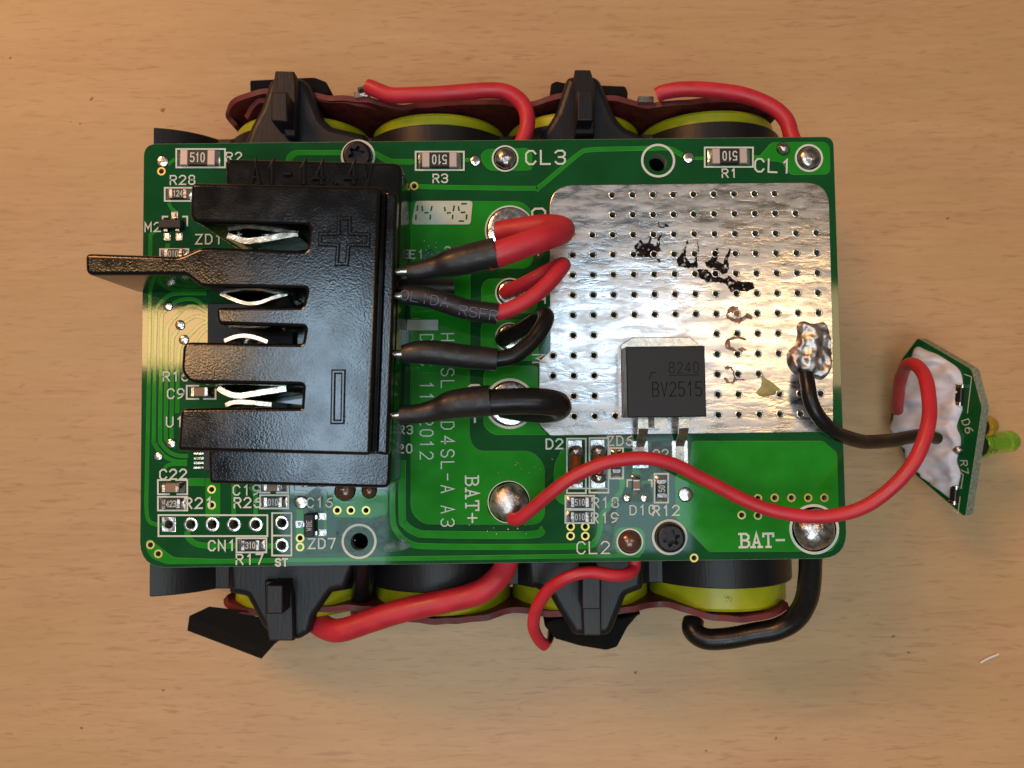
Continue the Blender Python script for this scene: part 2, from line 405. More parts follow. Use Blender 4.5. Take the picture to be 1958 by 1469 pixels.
def ribbon(mb, pts, wd, z, side=0.0, m=0, close=False, ext=True):
    """flat strip of width wd along 2D points; side > 0 gives it sloping flanks down by side"""
    P = [np.array(p, float) for p in pts]
    if ext and not close:
        e = P[0] - P[1]; P[0] = P[0] + e / (np.linalg.norm(e) + 1e-9) * wd / 2
        e = P[-1] - P[-2]; P[-1] = P[-1] + e / (np.linalg.norm(e) + 1e-9) * wd / 2
    n = len(P); rows = []
    for i in range(n):
        a = P[i - 1] if (close or i > 0) else None; c = P[(i + 1) % n] if (close or i < n - 1) else None
        ds = [d / (np.linalg.norm(d) + 1e-9) for d in ((P[i] - a) if a is not None else None, (c - P[i]) if c is not None else None) if d is not None]
        ns = [np.array([-d[1], d[0]]) for d in ds]
        mm = sum(ns); q = np.dot(mm, mm)
        mm = mm * (min(2 / q, 3.0 / math.sqrt(q)) if len(ns) == 2 else 1) if q > 0.05 else ns[0]
        h = wd / 2
        offs = ((h, z), (-h, z)) if not side else ((h + side * 1.2, z - side), (h, z), (-h, z), (-h - side * 1.2, z - side))
        rows.append([(*(P[i] + mm * o), zz) for o, zz in offs])
    k = len(rows[0]); V = [v for r in rows for v in r]
    fs = []
    for i in range(n if close else n - 1):
        j = (i + 1) % n
        for q in range(k - 1): fs.append((i * k + q, i * k + q + 1, j * k + q + 1, j * k + q))
    mb.add(V, fs, m); return mb

# ------------------------------------------------------------------ stroke lettering (grid 4 x 6)
G = {
 'A': [[(0, 0), (2, 6), (4, 0)], [(.8, 2), (3.2, 2)]], 'B': [[(0, 0), (0, 6), (2.8, 6), (3.8, 5), (3.8, 4), (2.8, 3.1), (0, 3.1)], [(2.8, 3.1), (4, 2.2), (4, 1), (3, 0), (0, 0)]],
 'C': [[(4, 1.2), (3, 0), (1.2, 0), (0, 1.3), (0, 4.7), (1.2, 6), (3, 6), (4, 4.8)]], 'D': [[(0, 0), (0, 6), (2.5, 6), (4, 4.5), (4, 1.5), (2.5, 0), (0, 0)]],
 'E': [[(4, 0), (0, 0), (0, 6), (4, 6)], [(0, 3.1), (3, 3.1)]], 'H': [[(0, 0), (0, 6)], [(4, 0), (4, 6)], [(0, 3), (4, 3)]], 'F': [[(0, 0), (0, 6), (4, 6)], [(0, 3.1), (3, 3.1)]],
 'I': [[(2, 0), (2, 6)]], 'K': [[(0, 0), (0, 6)], [(4, 6), (0, 2.6)], [(1.3, 3.6), (4, 0)]], 'L': [[(0, 6), (0, 0), (3.8, 0)]], 'M': [[(0, 0), (0, 6), (2, 2), (4, 6), (4, 0)]],
 'N': [[(0, 0), (0, 6), (4, 0), (4, 6)]], 'O': [[(1.2, 0), (0, 1.3), (0, 4.7), (1.2, 6), (2.8, 6), (4, 4.7), (4, 1.3), (2.8, 0), (1.2, 0)]],
 'P': [[(0, 0), (0, 6), (3, 6), (4, 5), (4, 3.8), (3, 2.8), (0, 2.8)]], 'R': [[(0, 0), (0, 6), (3, 6), (4, 5), (4, 4), (3, 3), (0, 3)], [(2, 3), (4, 0)]],
 'Q': [[(1.2, 0), (0, 1.3), (0, 4.7), (1.2, 6), (2.8, 6), (4, 4.7), (4, 1.3), (2.8, 0), (1.2, 0)], [(2.6, 1.6), (4.2, -.4)]],
 'S': [[(0, 1), (1, 0), (3, 0), (4, 1), (4, 2), (3, 2.9), (1, 3.2), (0, 4.1), (0, 5), (1, 6), (3, 6), (4, 5)]], 'T': [[(2, 0), (2, 6)], [(0, 6), (4, 6)]],
 'U': [[(0, 6), (0, 1.3), (1.2, 0), (2.8, 0), (4, 1.3), (4, 6)]], 'V': [[(0, 6), (2, 0), (4, 6)]], 'Z': [[(0, 6), (4, 6), (0, 0), (4, 0)]], 'W': [[(0, 6), (1, 0), (2, 4), (3, 0), (4, 6)]],
 '0': [[(1.2, 0), (.2, 1.3), (.2, 4.7), (1.2, 6), (2.8, 6), (3.8, 4.7), (3.8, 1.3), (2.8, 0), (1.2, 0)]], '1': [[(1, 4.8), (2.2, 6), (2.2, 0)]],
 '2': [[(0, 4.8), (1.1, 6), (2.9, 6), (4, 4.9), (4, 3.9), (0, 0), (4, 0)]], '3': [[(0, 5.2), (1, 6), (3, 6), (4, 5), (4, 4), (3, 3.1), (1.4, 3.1)], [(3, 3.1), (4, 2.2), (4, 1), (3, 0), (1, 0), (0, .9)]],
 '4': [[(3, 0), (3, 6), (0, 1.8), (4.2, 1.8)]], '5': [[(3.8, 6), (.4, 6), (.2, 3.3), (2.6, 3.6), (4, 2.6), (4, 1), (2.8, 0), (1, 0), (0, .8)]],
 '6': [[(3.6, 6), (1.6, 5.2), (0, 3), (0, 1.2), (1.1, 0), (2.9, 0), (4, 1.1), (4, 2.4), (2.9, 3.5), (1.1, 3.5), (0, 2.4)]], '7': [[(0, 6), (4, 6), (1.6, 0)]],
 '8': [[(1.1, 3.1), (.2, 4), (.2, 5.1), (1.1, 6), (2.9, 6), (3.8, 5.1), (3.8, 4), (2.9, 3.1), (1.1, 3.1), (0, 2.1), (0, 1), (1.1, 0), (2.9, 0), (4, 1), (4, 2.1), (2.9, 3.1)]],
 '9': [[(.4, 0), (2.4, .8), (4, 3), (4, 4.8), (2.9, 6), (1.1, 6), (0, 4.9), (0, 3.6), (1.1, 2.5), (2.9, 2.5), (4, 3.6)]],
 '-': [[(.4, 3), (3.6, 3)]], '+': [[(0, 3), (4, 3)], [(2, 1), (2, 5)]], '.': [[(1.9, 0), (2.1, 0.3)]], '/': [[(0, 0), (4, 6)]], ' ': [],
 # serif capitals
 'b': [[(.6, 0), (.6, 6)], [(-.3, 6), (2.8, 6), (3.8, 5), (3.8, 4), (2.8, 3.1), (.6, 3.1)], [(2.8, 3.1), (4, 2.2), (4, 1), (3, 0), (-.3, 0)]],
 'a': [[(.4, 0), (2, 6), (3.6, 0)], [(1, 2), (3, 2)], [(-.4, 0), (1.2, 0)], [(2.8, 0), (4.4, 0)]],
 't': [[(2, 0), (2, 6)], [(-.2, 4.8), (-.2, 6), (4.2, 6), (4.2, 4.8)], [(1.1, 0), (2.9, 0)]],
}
def text(mb, s, c, h, ang=0.0, wd=None, z=0.0, m=0, gap=0.38, asp=1.0, rise=0.0, curve=None):
    """stroke text centred on c (2D, mm), cap height h (mm), turned by ang degrees"""
    k = h / 6.0; wd = wd or h * 0.13
    adv = (4 + gap * 6) * k * asp; tot = adv * len(s) - gap * 6 * k * asp
    ca, sa = math.cos(math.radians(ang)), math.sin(math.radians(ang))
    for i, chh in enumerate(s):
        for q, st in enumerate(G[chh]):
            pts = []
            for gx, gy in st:
                x = -tot / 2 + i * adv + gx * k * asp; y = gy * k - h / 2
                pts.append((c[0] + x * ca - y * sa, c[1] + x * sa + y * ca))
            lift = z + q * 0.002 + i * 0.0003
            cl = len(pts) > 3 and pts[0] == pts[-1]
            if cl: pts = pts[:-1]
            if rise: ribbon(mb, pts, wd, lift, side=rise, m=m, close=cl)
            else: ribbon(mb, pts, wd, lift, m=m, close=cl)
    return mb

# ================================================================== the table
t = MB(); t.add([(-700, -700, ZT), (700, -700, ZT), (700, 700, ZT), (-700, 700, ZT)], [(0, 1, 2, 3)])
t.add([(-700, -700, ZT - 25), (700, -700, ZT - 25), (700, 700, ZT - 25), (-700, 700, ZT - 25)], [(3, 2, 1, 0)])
t.add([(x, y, z) for z in (ZT, ZT - 25) for x, y in ((-700, -700), (700, -700), (700, 700), (-700, 700))], [(i, 4 + i, 4 + (i + 1) % 4, (i + 1) % 4) for i in range(4)])
BASE['table'] = (0, 0, ZT)
table = bpy.data.objects.new('table', make_mesh('table', t, WOOD, (0, 0, ZT), ang=0)); COL.objects.link(table); table['kind'] = 'structure'
table['label'] = 'beech veneer table top under the battery pack'; table['category'] = 'table'
def blot(px, py, r, seed, asp=1.0, ang=0.0):
    c = at(px, py, ZT); mb = MB(); ca, sa = math.cos(ang), math.sin(ang); p = []
    for i in range(22):
        a = 2 * math.pi * i / 22
        q = r * (0.55 + 0.9 * abs(noise.noise(Vector((math.cos(a) * 1.8 + seed, math.sin(a) * 1.8, seed)))))
        x, y = q * math.cos(a) * asp, q * math.sin(a)
        p.append((c[0] + x * ca - y * sa, c[1] + x * sa + y * ca))
    plate(mb, p, ZT + 0.012, ZT, 0)
    obj('stain', mb, STAIN, table, ang=0)
for i, a in enumerate([(311, 211, .36, 1.3, .6), (174, 190, .22, 2, .8), (136, 233, .16, .7, 2.2), (153, 237, .13, 1.6, .9), (20, 111, .2, 1.4, .5), (1737, 1248, .30, .6, 1.1),
                       (1708, 1217, .2, 2.2, .4), (1812, 418, .22, 1.5, .6), (312, 1320, .22, 1.3, .3), (156, 1392, .2, 1.5, .2), (1350, 1436, .2, 1.5, -.6), (1484, 1412, .17, 2, 1.2), (1215, 1286, .25, 1.2, .2)]):
    blot(a[0], a[1], a[2], i * 3.7, a[3], a[4])

# ================================================================== the circuit board
board = thing('circuit_board', (0, 0, -1.6), 'green circuit board with a large tinned pad lying over the cell holders', 'circuit board')
holes = []                                   # every drilled hole: (x, y, r)
def drill(px, py, rpx): c = at(px, py); holes.append((c[0], c[1], rpx * PXMM)); return c
P0 = at(1170.5, 373.4); ex = (at(1481, 370.6) - P0) / 8; ey = (at(1176.5, 795.6) - P0) / 11
rowc = {1: range(3, 12), 2: range(3, 13), 3: range(1, 14), 4: range(1, 14), 5: range(1, 14), 6: range(1, 14), 7: range(1, 14), 8: [1, 2, 8, 9, 10, 11],
        9: [0, 1, 2, 8, 9, 10, 11], 10: [0, 1, 2, 8, 9, 10], 11: [1, 2, 8, 9, 11, 12, 13], 12: [1, 2, 3, 8, 9, 10, 11, 12]}
for r_, cs in rowc.items():
    for c_ in cs:
        q = P0 + ex * (c_ - 3) + ey * (r_ - 1); holes.append((q[0], q[1], 0.34))
MOUNT = [(1258, 311, 17.5), (687, 1036, 17.0), (685, 300, 17.5), (1280, 1027, 17.5)]
for m_ in MOUNT: drill(*m_)
VIAS = [(1449, 953), (1481, 952), (1513, 952), (1545, 952), (1576, 952), (1418, 985), (1449, 986), (288, 1042), (303, 1059), (405, 936), (405, 966),
        (1091, 1007), (1119, 1007), (1091, 1025), (1119, 1025), (574, 1029), (574, 1046), (645, 976), (671, 976), (700, 976), (792, 356), (1327, 1067), (309, 328), (313, 308)]
for v_ in VIAS: drill(v_[0], v_[1], 5.0)
CN = [(323, 1003), (365, 1003), (406, 1003), (447, 1003), (489, 1003), (539, 1000), (539, 1043)]
for v_ in CN: drill(v_[0], v_[1], 8.0)
def holes_in(poly):
    out = []
    for x, y, r in holes:
        c = circ((x, y), r, 12)
        if inside((x, y), poly) and all(inside(q, poly) for q in c[::3]): out.append(c)
    return out
W2, H2 = 41.0, 24.91
bo = rp([(-W2, H2, 1.4), (-W2, -H2, 2.9), (W2, -H2, 2.9), (W2, H2, 1.1)], n=6)
mb = MB(); plate(mb, bo, 0, -1.6, 0.05, 1, holes=[circ((x, y), r, 14) for x, y, r in holes], m=0, mside=1, bottom=True)
obj('substrate', mb, [MASK, FR4], board)

def pour(pts, r=8, name='copper_pour', top=0.035, mt=None, cut=True):
    p = ccw(A(rp(pts, r)))
    mb = MB(); z = top + zlift()
    plate(mb, p, z, 0.0, 0.05, 1, holes=holes_in(offset(p, .06)) if cut else [], m=0)
    # sloping edge coloured lighter: its highlight painted in, plus copper through thinner mask
    for i in range(len(mb.m)):
        f = mb.f[i]; zs = [mb.v[q][2] for q in f]
        if max(zs) - min(zs) > 0.004 and len(f) == 4: mb.m[i] = 1
    return obj(name, mb, mt or [POUR, EDGE], board, ang=20)
pour([(548, 296), (562, 287), (715, 287), (748, 304), (792, 304), (792, 315), (742, 315), (712, 297), (566, 297), (556, 310), (546, 310)], 7)
pour([(918, 296), (930, 285), (1010, 283), (1018, 292), (1018, 326), (936, 327), (922, 313)], 8)
pour([(1448, 303), (1475, 272), (1578, 271), (1587, 280), (1588, 328), (1580, 334), (1512, 335), (1494, 310), (1448, 306)], 6)
pour([(784, 390), (790, 384), (1000, 385), (1020, 406), (1020, 500), (1008, 514), (900, 514), (898, 840), (912, 862), (1018, 862), (1042, 888), (1042, 990), (1026, 1004), (808, 1003), (785, 980)], 14)
pour([(920, 545), (932, 533), (1018, 532), (1027, 545), (1027, 590), (1015, 600), (934, 600), (920, 590)], 8)
pour([(919, 622), (930, 612), (1022, 611), (1030, 625), (1030, 690), (919, 690)], 6)
pour([(924, 712), (938, 700), (1029, 699), (1029, 815), (1050, 832), (942, 832), (924, 815)], 9)
pour([(1323, 843), (1574, 843), (1601, 866), (1605, 1033), (1590, 1055), (1356, 1056), (1291, 990), (1290, 912), (1318, 890)], 5)
pour([(1059, 890), (1075, 857), (1084, 857), (1084, 966), (1072, 964), (1059, 950)], 9)
pour([(1176, 1017), (1184, 1008), (1224, 1008), (1234, 1018), (1234, 1054), (1225, 1062), (1184, 1062), (1176, 1052)], 7)
pour([(279, 1034), (287, 1031), (332, 1066), (420, 1069), (900, 1062), (1225, 1058), (1225, 1066), (900, 1071), (420, 1078), (318, 1079), (290, 1068), (280, 1052)], 7)
pour([(393, 915), (421, 915), (421, 990), (393, 990)], 2)
pour([(636, 940), (742, 936), (742, 980), (732, 992), (636, 990)], 8)
pour([(566, 970), (581, 970), (582, 1052), (566, 1052)], 3)

def trace(pts, wpx=8, r=10, z=0.03, smooth=True):
    q = catmull([(*at(*p)[:2],) for p in pts], 6) if smooth else [at(*p)[:2] for p in pts]
    mb = MB(); ribbon(mb, q, wpx * PXMM, z + zlift(), side=0.028, m=0, ext=False)
    for i in range(len(mb.m)):
        if i % 3 != 1: mb.m[i] = 1
    return obj('trace', mb, [POUR, EDGE], board, ang=20)
trace([(889, 306), (905, 306)], 6); trace([(796, 357), (900, 359), (1015, 360), (1035, 355), (1105, 296), (1128, 287), (1180, 285), (1240, 284), (1278, 284), (1305, 297)], 8)
trace([(1320, 303), (1345, 303)], 5); trace([(1438, 301), (1475, 301)], 6)
trace([(769, 880), (769, 985), (775, 1004), (796, 1018), (830, 1022), (1010, 1023), (1040, 1012)], 13)
trace([(751, 900), (751, 990), (760, 1018), (785, 1040), (830, 1045), (1000, 1046), (1118, 1044), (1138, 1036), (1147, 1018), (1149, 990), (1160, 972), (1186, 942), (1190, 925), (1186, 905)], 10)
trace([(288, 447), (287, 520), (287, 560), (286, 640), (284, 760), (281, 900), (280, 970), (285, 996), (302, 1004), (316, 1004)], 6)
trace([(303, 440), (290, 448), (288, 460)], 5)
trace([(395, 561), (335, 562), (316, 570), (301, 588), (298, 610), (296, 700), (294, 830), (296, 850), (314, 872), (335, 882), (358, 883)], 6)
trace([(395, 590), (372, 573), (345, 574), (330, 582), (315, 596), (309, 612), (308, 700), (306, 830), (310, 850), (326, 866), (345, 872), (360, 872)], 6)
trace([(400, 600), (376, 587), (356, 588), (340, 602), (324, 620), (319, 640), (318, 740), (317, 830), (322, 846), (336, 854)], 6)
trace([(400, 612), (378, 605), (358, 613), (346, 624), (336, 638), (330, 655), (329, 740), (328, 820), (329, 846)], 6)
trace([(398, 615), (385, 620), (366, 638), (352, 652), (344, 664), (341, 690), (339, 790)], 6)
trace([(400, 625), (384, 640), (374, 656), (372, 668)], 5)
trace([(358, 888), (330, 888), (318, 892), (315, 900)], 5)
trace([(360, 922), (392, 922)], 13, smooth=False); trace([(447, 925), (447, 990)], 7, smooth=False); trace([(478, 930), (488, 945), (489, 990)], 7)
trace([(358, 1015), (360, 1028), (375, 1040), (400, 1044), (455, 1044)], 9); trace([(510, 1044), (526, 1044)], 8, smooth=False)
trace([(323, 388), (326, 396), (334, 404)], 5); trace([(321, 466), (320, 476)], 7, smooth=False); trace([(321, 315), (335, 304)], 5, smooth=False)
trace([(622, 940), (622, 1015), (605, 1020)], 6, smooth=False); trace([(1215, 895), (1216, 912)], 14, smooth=False); trace([(1226, 922), (1246, 922)], 6, smooth=False)

# the large tinned pad with its grid of holes
pp = ccw(A(rp([(1051, 355, 42), (1584, 349, 42), (1592, 640, 3), (1593, 826, 12), (1052, 833, 4), (1031, 812, 4), (1031, 692, 3), (1052, 671, 3)], n=8)))
mb = MB(); plate(mb, pp, 0.075, 0, 0.05, 2, holes=holes_in(offset(pp, .1)))
obj('tinned_pad', mb, PAD, board, label='large dull silver tinned copper pad with a grid of holes')

rim_mesh = None
for x_, y_, r_ in holes[:sum(len(list(v)) for v in rowc.values())]:
    if not inside((x_, y_), pp): continue
    if rim_mesh is None:
        mb = MB(); lathe(mb, [(.335, -.02), (.36, .055), (.43, .06), (.50, -.005)], (0, 0, 0), seg=12, capend=False)
        rim_mesh = make_mesh('hole_rim', mb, TIN, ang=80)
    o = bpy.data.objects.new('hole_rim', rim_mesh); COL.objects.link(o); o.parent = board
    o.location = (x_ * S, y_ * S, (0.075 + 1.6) * S); o.rotation_euler.z = random.uniform(0, 6.28)
def ringmesh(c, r0, r1, z, n=28):
    mb = MB(); a, b = circ(c, r0, n), circ(c, r1, n)
    mb.add([(x, y, z) for x, y in a] + [(x, y, z) for x, y in b] + [(x, y, z - 0.03) for x, y in b],
           [(i, (i + 1) % n, n + (i + 1) % n, n + i) for i in range(n)] + [(n + i, n + (i + 1) % n, 2 * n + (i + 1) % n, 2 * n + i) for i in range(n)]); return mb
for px, py in VIAS:
    c = at(px, py); obj('via_ring', ringmesh(c, 5.0 * PXMM, 8.2 * PXMM, 0.055, 16), GOLD, board, ang=0)
for k, (px, py) in enumerate(CN):
    c = at(px, py); mb = MB()
    if k == 0: plate(mb, [(c[0] - .82, c[1] - .86), (c[0] + .82, c[1] - .86), (c[0] + .82, c[1] + .86), (c[0] - .82, c[1] + .86)], .09, 0, .06, 2, holes=[circ(c, .5, 16)])
    else:
        prof = [(.5, -.3), (.5, .05), (.56, .10), (.68, .11), (.8, .08), (.86, 0)]; lathe(mb, prof, (c[0], c[1], 0), seg=24, capend=False)
    mb2 = MB(); lathe(mb2, [(.5, -1.5), (.495, .04)], (c[0], c[1], 0), seg=20, capend=False)
    o = obj('plated_hole', mb, TIN, board); obj('barrel', mb2, SOLDER, o)

# white print
ZS = 0.125
def silk(mb, name='printed_line', label=None): return obj(name, mb, SILK, board, label=label, ang=0, weld=False)
def sring(px, py, r, wpx=4.5):
    c = at(px, py); silk(ringmesh(c, (r - wpx / 2) * PXMM, (r + wpx / 2) * PXMM, ZS + zlift(), 40), 'printed_ring')
for a in [(1258, 308, 31), (685, 300, 31), (687, 1035, 31), (1280, 1027, 31.5), (966, 304, 24.5, 3), (1546, 303, 25.5, 4), (1204, 1036, 24, 3), (1556, 1012, 45, 5),
          (975, 441, 47, 3), (975, 772, 46, 5), (975, 560, 27, 3), (975, 645, 27, 3), (973, 960, 39.5, 1.5)]: sring(*a)
def sbox(x0, y0, x1, y1, wpx=3.2, gaps=None):
    mb = MB()
    if gaps is None: ribbon(mb, A([(x0, y0), (x1, y0), (x1, y1), (x0, y1)]), wpx * PXMM, ZS + zlift(), close=True)
    else:
        for g in gaps: ribbon(mb, A(g), wpx * PXMM, ZS + zlift())
    silk(mb, 'printed_box')
for b in [(338, 286, 431, 321), (795, 291, 887, 326), (1347, 283, 1439, 320), (316, 360, 376, 385), (307, 477, 361, 502), (303, 950, 359, 976), (498, 947, 552, 972), (453, 1029, 510, 1056),
          (1081, 948, 1136, 973), (1081, 975, 1136, 1000), (1251, 906, 1277, 961), (1166, 857, 1191, 915), (304, 985, 512, 1025), (521, 981, 558, 1062), (1084, 839, 1120, 943), (1127, 838, 1163, 942)]: sbox(*b)
sbox(0, 0, 0, 0, 3.2, [[(521, 1024), (558, 1024)]]); sbox(0, 0, 0, 0, 2.5, [[(1086, 934), (1160, 934)]])
sbox(0, 0, 0, 0, 3.2, [[(326, 918), (303, 918), (303, 945), (324, 945)], [(338, 918), (359, 918), (359, 945), (340, 945)]])
sbox(0, 0, 0, 0, 3.2, [[(380, 738), (358, 738), (358, 763), (380, 763)], [(391, 763), (413, 763), (413, 745)]])
sbox(0, 0, 0, 0, 3.2, [[(518, 925), (498, 925), (498, 942), (516, 942)], [(530, 942), (552, 942), (552, 925)]])
sbox(0, 0, 0, 0, 3.2, [[(321, 415), (312, 415), (312, 424)], [(351, 415), (359, 415), (359, 432)]])
sbox(0, 0, 0, 0, 3.0, [[(562, 920), (562, 940), (585, 940)]]); sbox(0, 0, 0, 0, 3.0, [[(1207, 918), (1199, 918), (1199, 930)], [(1240, 918), (1246, 918), (1246, 930)]])
def word(s, px, py, hpx, ang=0, wpx=2.6, asp=1.0, gap=.38, mt=None):
    mb = MB(); c = at(px, py); text(mb, s, (c[0], c[1]), hpx * PXMM, ang, wpx * PXMM, ZS + zlift(), asp=asp, gap=gap)
    return obj('lettering', mb, mt or SILK, board, label=f'white printed letters {s.upper()}' if s not in '-+' else None, ang=0, weld=False)
for a in [('CL3', 1043, 302, 26, 0, 3.6, 1.05), ('CL1', 1477, 318, 25, -3, 3.4), ('R3', 842, 342, 16), ('R1', 1394, 332, 16), ('R2', 448, 301, 17), ('R28', 350, 345, 17), ('M2', 293, 435, 17),
          ('ZD1', 400, 458, 18), ('R16', 337, 720, 17), ('C9', 337, 753, 18), ('U1', 335, 807, 18), ('C22', 332, 907, 18, 0, 3), ('R21', 381, 962, 19, 0, 3), ('R26', 474, 961, 18, 0, 3),
          ('C19', 472, 937, 18), ('CN1', 425, 1043, 18, 0, 3), ('R17', 478, 1069, 18, 0, 3), ('ST', 539, 1075, 12.5, 0, 3.6), ('ZD7', 616, 1039, 18, 0, 3), ('C16', 612, 961, 17), ('D2', 1060, 849, 18, 0, 3),
          ('ZD6', 1185, 843, 17), ('R18', 1157, 961, 18), ('R19', 1156, 990, 18), ('Q2', 1263, 868, 16), ('D10', 1228, 975, 17), ('R12', 1273, 976, 18, 0, 3), ('CL2', 1134, 1047, 22, 0, 2.4),
          ('R3', 776, 822, 15), ('C20', 766, 858, 16)]: word(*a)
word('M', 1030, 686, 22, -90, 3); word('T', 1031, 573, 22, -90, 3); word('C', 1030, 408, 25, -90, 4); word('+', 1029, 482, 20, -90, 3.4)
word('C', 908, 745, 25, -90, 4); word('-', 908, 800, 26, -90, 4); word('bat+', 903, 955, 24, -90, 3.0, 1.0, .30); word('bat-', 1457, 1033, 25, 0, 4.2, 1.02, .22)
for ch, py in (('H', 645), ('-', 690), ('S', 712), ('L', 735), ('6', 761), ('P', 790), ('D', 814), ('4', 841), ('S', 867), ('L', 890), ('-', 912), ('A', 935), ('A', 974), ('3', 999)):
    word(ch, 856, py, 24, -90, 2.3, .82)
for ch, py in (('D', 647), ('C', 692), ('1', 737), ('1', 758), ('.', 772), ('2', 806), ('0', 828), ('1', 849), ('2', 871)): word(ch, 816, py, 24, -90, 2.3, .82)
word('E1', 797, 487, 15); word('2', 856, 480, 15)
mb = MB(); plate(mb, A(rp([(795, 385), (904, 385), (900, 430), (787, 430)], 6)), ZS + zlift(), 0, 0)
blk = obj('date_block', mb, BLOCK, board, label='pale block with dark green digits 14 45', ang=0)
mb = MB(); k5 = 5.44
for x0, y0, x1, y1 in [(212, 132, 205, 188), (195, 228, 194, 280), (256, 136, 264, 190), (283, 210, 325, 203), (361, 136, 349, 188), (345, 226, 340, 276), (490, 146, 497, 190), (514, 210, 556, 204),
                       (592, 130, 580, 190), (576, 226, 572, 272), (665, 113, 722, 112), (634, 140, 642, 188), (659, 205, 706, 199), (721, 222, 716, 276), (638, 292, 692, 292)]:
    ribbon(mb, A([(760 + x0 / k5, 370 + y0 / k5), (760 + x1 / k5, 370 + y1 / k5)]), 2.8 * PXMM, ZS + 0.09, ext=False)
obj('digits', mb, MASK, blk, ang=0, weld=False)
mb = MB(); plate(mb, A([(779, 612), (838, 612), (838, 632), (779, 632)]), ZS + zlift(), 0, 0); obj('print_block', mb, BLOCK, board, ang=0)

# ------------------------------------------------------------------ solder on the board
def joint(px, py, r, h, mt=SOLDER, wob=0.06, name='solder_joint', z=0.05, label=None):
    c = at(px, py); mb = MB(); lathe(mb, [(r * PXMM * 1.08, 0)] + dome_prof(r * PXMM, h * .8, 8), (c[0], c[1], z), seg=28, wob=wob); return obj(name, mb, mt, board, label, ang=60)
joint(966, 304, 21, 1.1); joint(1546, 303, 22, .9); joint(1497, 285, 12, .8); joint(1204, 1036, 21, 1.1, BROWNSOLDER, label='brown flux covered solder dome between the mounting holes')
joint(1556, 1012, 40, 1.9, label='large shiny solder dome beside the print BAT-'); joint(973, 960, 37, 1.8, BLOB, wob=.12, label='large shiny solder dome beside the print BAT+')
joint(975, 441, 45, .35, TIN); joint(975, 772, 42, .35, TIN); joint(975, 560, 24, .35, TIN); joint(975, 645, 24, .35, TIN); joint(660, 938, 19, .9, BROWNSOLDER); joint(706, 938, 14, .8, BROWNSOLDER)
for a in [(909, 308, 10), (1317, 302, 10.5), (303, 873, 8), (327, 848, 9), (576, 961, 12), (1311, 946, 13), (322, 586, 8.5), (345, 622, 9), (352, 650, 9), (311, 309, 11), (1199, 953, 7.5), (1232, 953, 7.5)]:
    joint(*a, .16, TIN, 0.06, 'test_point', 0.04)

def lump(name, outline_px, mt, parent, hmax, seed, amp, freq, z0=0.06, label=None, dens=0.35):
    """an uneven skin of material: flat at its outline, lumpy inside"""
    p = ccw(A(outline_px)); xs = [q[0] for q in p]; ys = [q[1] for q in p]; ex_ = []
    ins = offset(p, 0.12)
    for i in range(int((max(xs) - min(xs)) / dens) + 1):
        for j in range(int((max(ys) - min(ys)) / dens) + 1):
            q = (min(xs) + (i + .5 * (j % 2)) * dens, min(ys) + j * dens)
            if inside(q, ins): ex_.append(q)
    hs = holes_in(p); ex_ = [q for q in ex_ if not any(inside(q, h) for h in hs)]
    V, fs = cdt(p, hs, ex_); pa = np.array(p)
    vs = []
    for x, y in V:
        d = min(np.hypot(pa[:, 0] - x, pa[:, 1] - y)); e = min(1.0, d / min(0.9, max(hmax * .6, .3)))
        e = math.sqrt(max(0, 1 - (1 - e) ** 2)) if d > 0.02 else 0
        vs.append((x, y, z0 + e * (hmax + amp * noise.fractal(Vector((x * freq, y * freq, seed)), 1.0, 2.0, 3))))
    mb = MB(); mb.add(vs, fs); return obj(name, mb, mt, parent, label, ang=70)
lump('solder_joint', rp([(1523, 619), (1536, 613), (1551, 620), (1577, 615), (1586, 640), (1589, 690), (1583, 715), (1572, 728), (1546, 722), (1532, 724), (1512, 711), (1503, 692), (1505, 672), (1520, 660), (1524, 640)], 6),
     BLOB, board, 0.95, 3.1, 0.62, 0.55, 0.07, 'big rough crumpled blob of solder holding the black wire', 0.22)
lump('flux_film', rp([(1455, 705), (1460, 722), (1478, 732), (1495, 748), (1484, 755), (1455, 760), (1443, 752), (1456, 738)], 7), GLUE, board, .03, 1, .01, 1, .08, 'olive film of dried flux on the tinned pad')
for pts, sd in [([(645, 992), (740, 985), (748, 1010), (790, 1045), (760, 1055), (700, 1056), (640, 1057), (560, 1062), (600, 1050), (640, 1046)], 1), ([(585, 945), (615, 925), (628, 940), (628, 978), (596, 984), (584, 970)], 2),
                ([(1200, 845), (1295, 842), (1290, 905), (1246, 905), (1240, 915), (1250, 962), (1206, 960), (1190, 985), (1174, 1005), (1170, 1050), (1140, 1058), (1152, 1010), (1160, 985), (1190, 950), (1196, 900)], 3),
                ([(1135, 1062), (1174, 1050), (1176, 1064), (1140, 1067)], 4), ([(800, 492), (830, 470), (842, 478), (845, 492), (820, 505)], 5), ([(645, 925), (680, 925), (686, 950), (676, 960), (645, 956)], 6)]:
    lump('flux_film', rp(pts, 9), FILM, board, .012, sd, .008, 1.1, .080)
mb = MB()
for k_ in range(46):
    cx_, cy_, sp = random.choice([(985, 900, 22), (1030, 900, 14), (940, 1010, 18), (1000, 1010, 16), (640, 1040, 30), (1200, 900, 26), (1180, 990, 22), (830, 480, 20)])
    q = at(random.gauss(cx_, sp), random.gauss(cy_, sp * .6)); r_ = random.uniform(.04, .13)
    lathe(mb, [(r_, .04), (r_ * .8, .04 + r_ * .35), (r_ * .1, .04 + r_ * .5)], (q[0], q[1], .05), seg=7)
obj('flux_speck', mb, TIN, board, ang=80, kind='stuff')
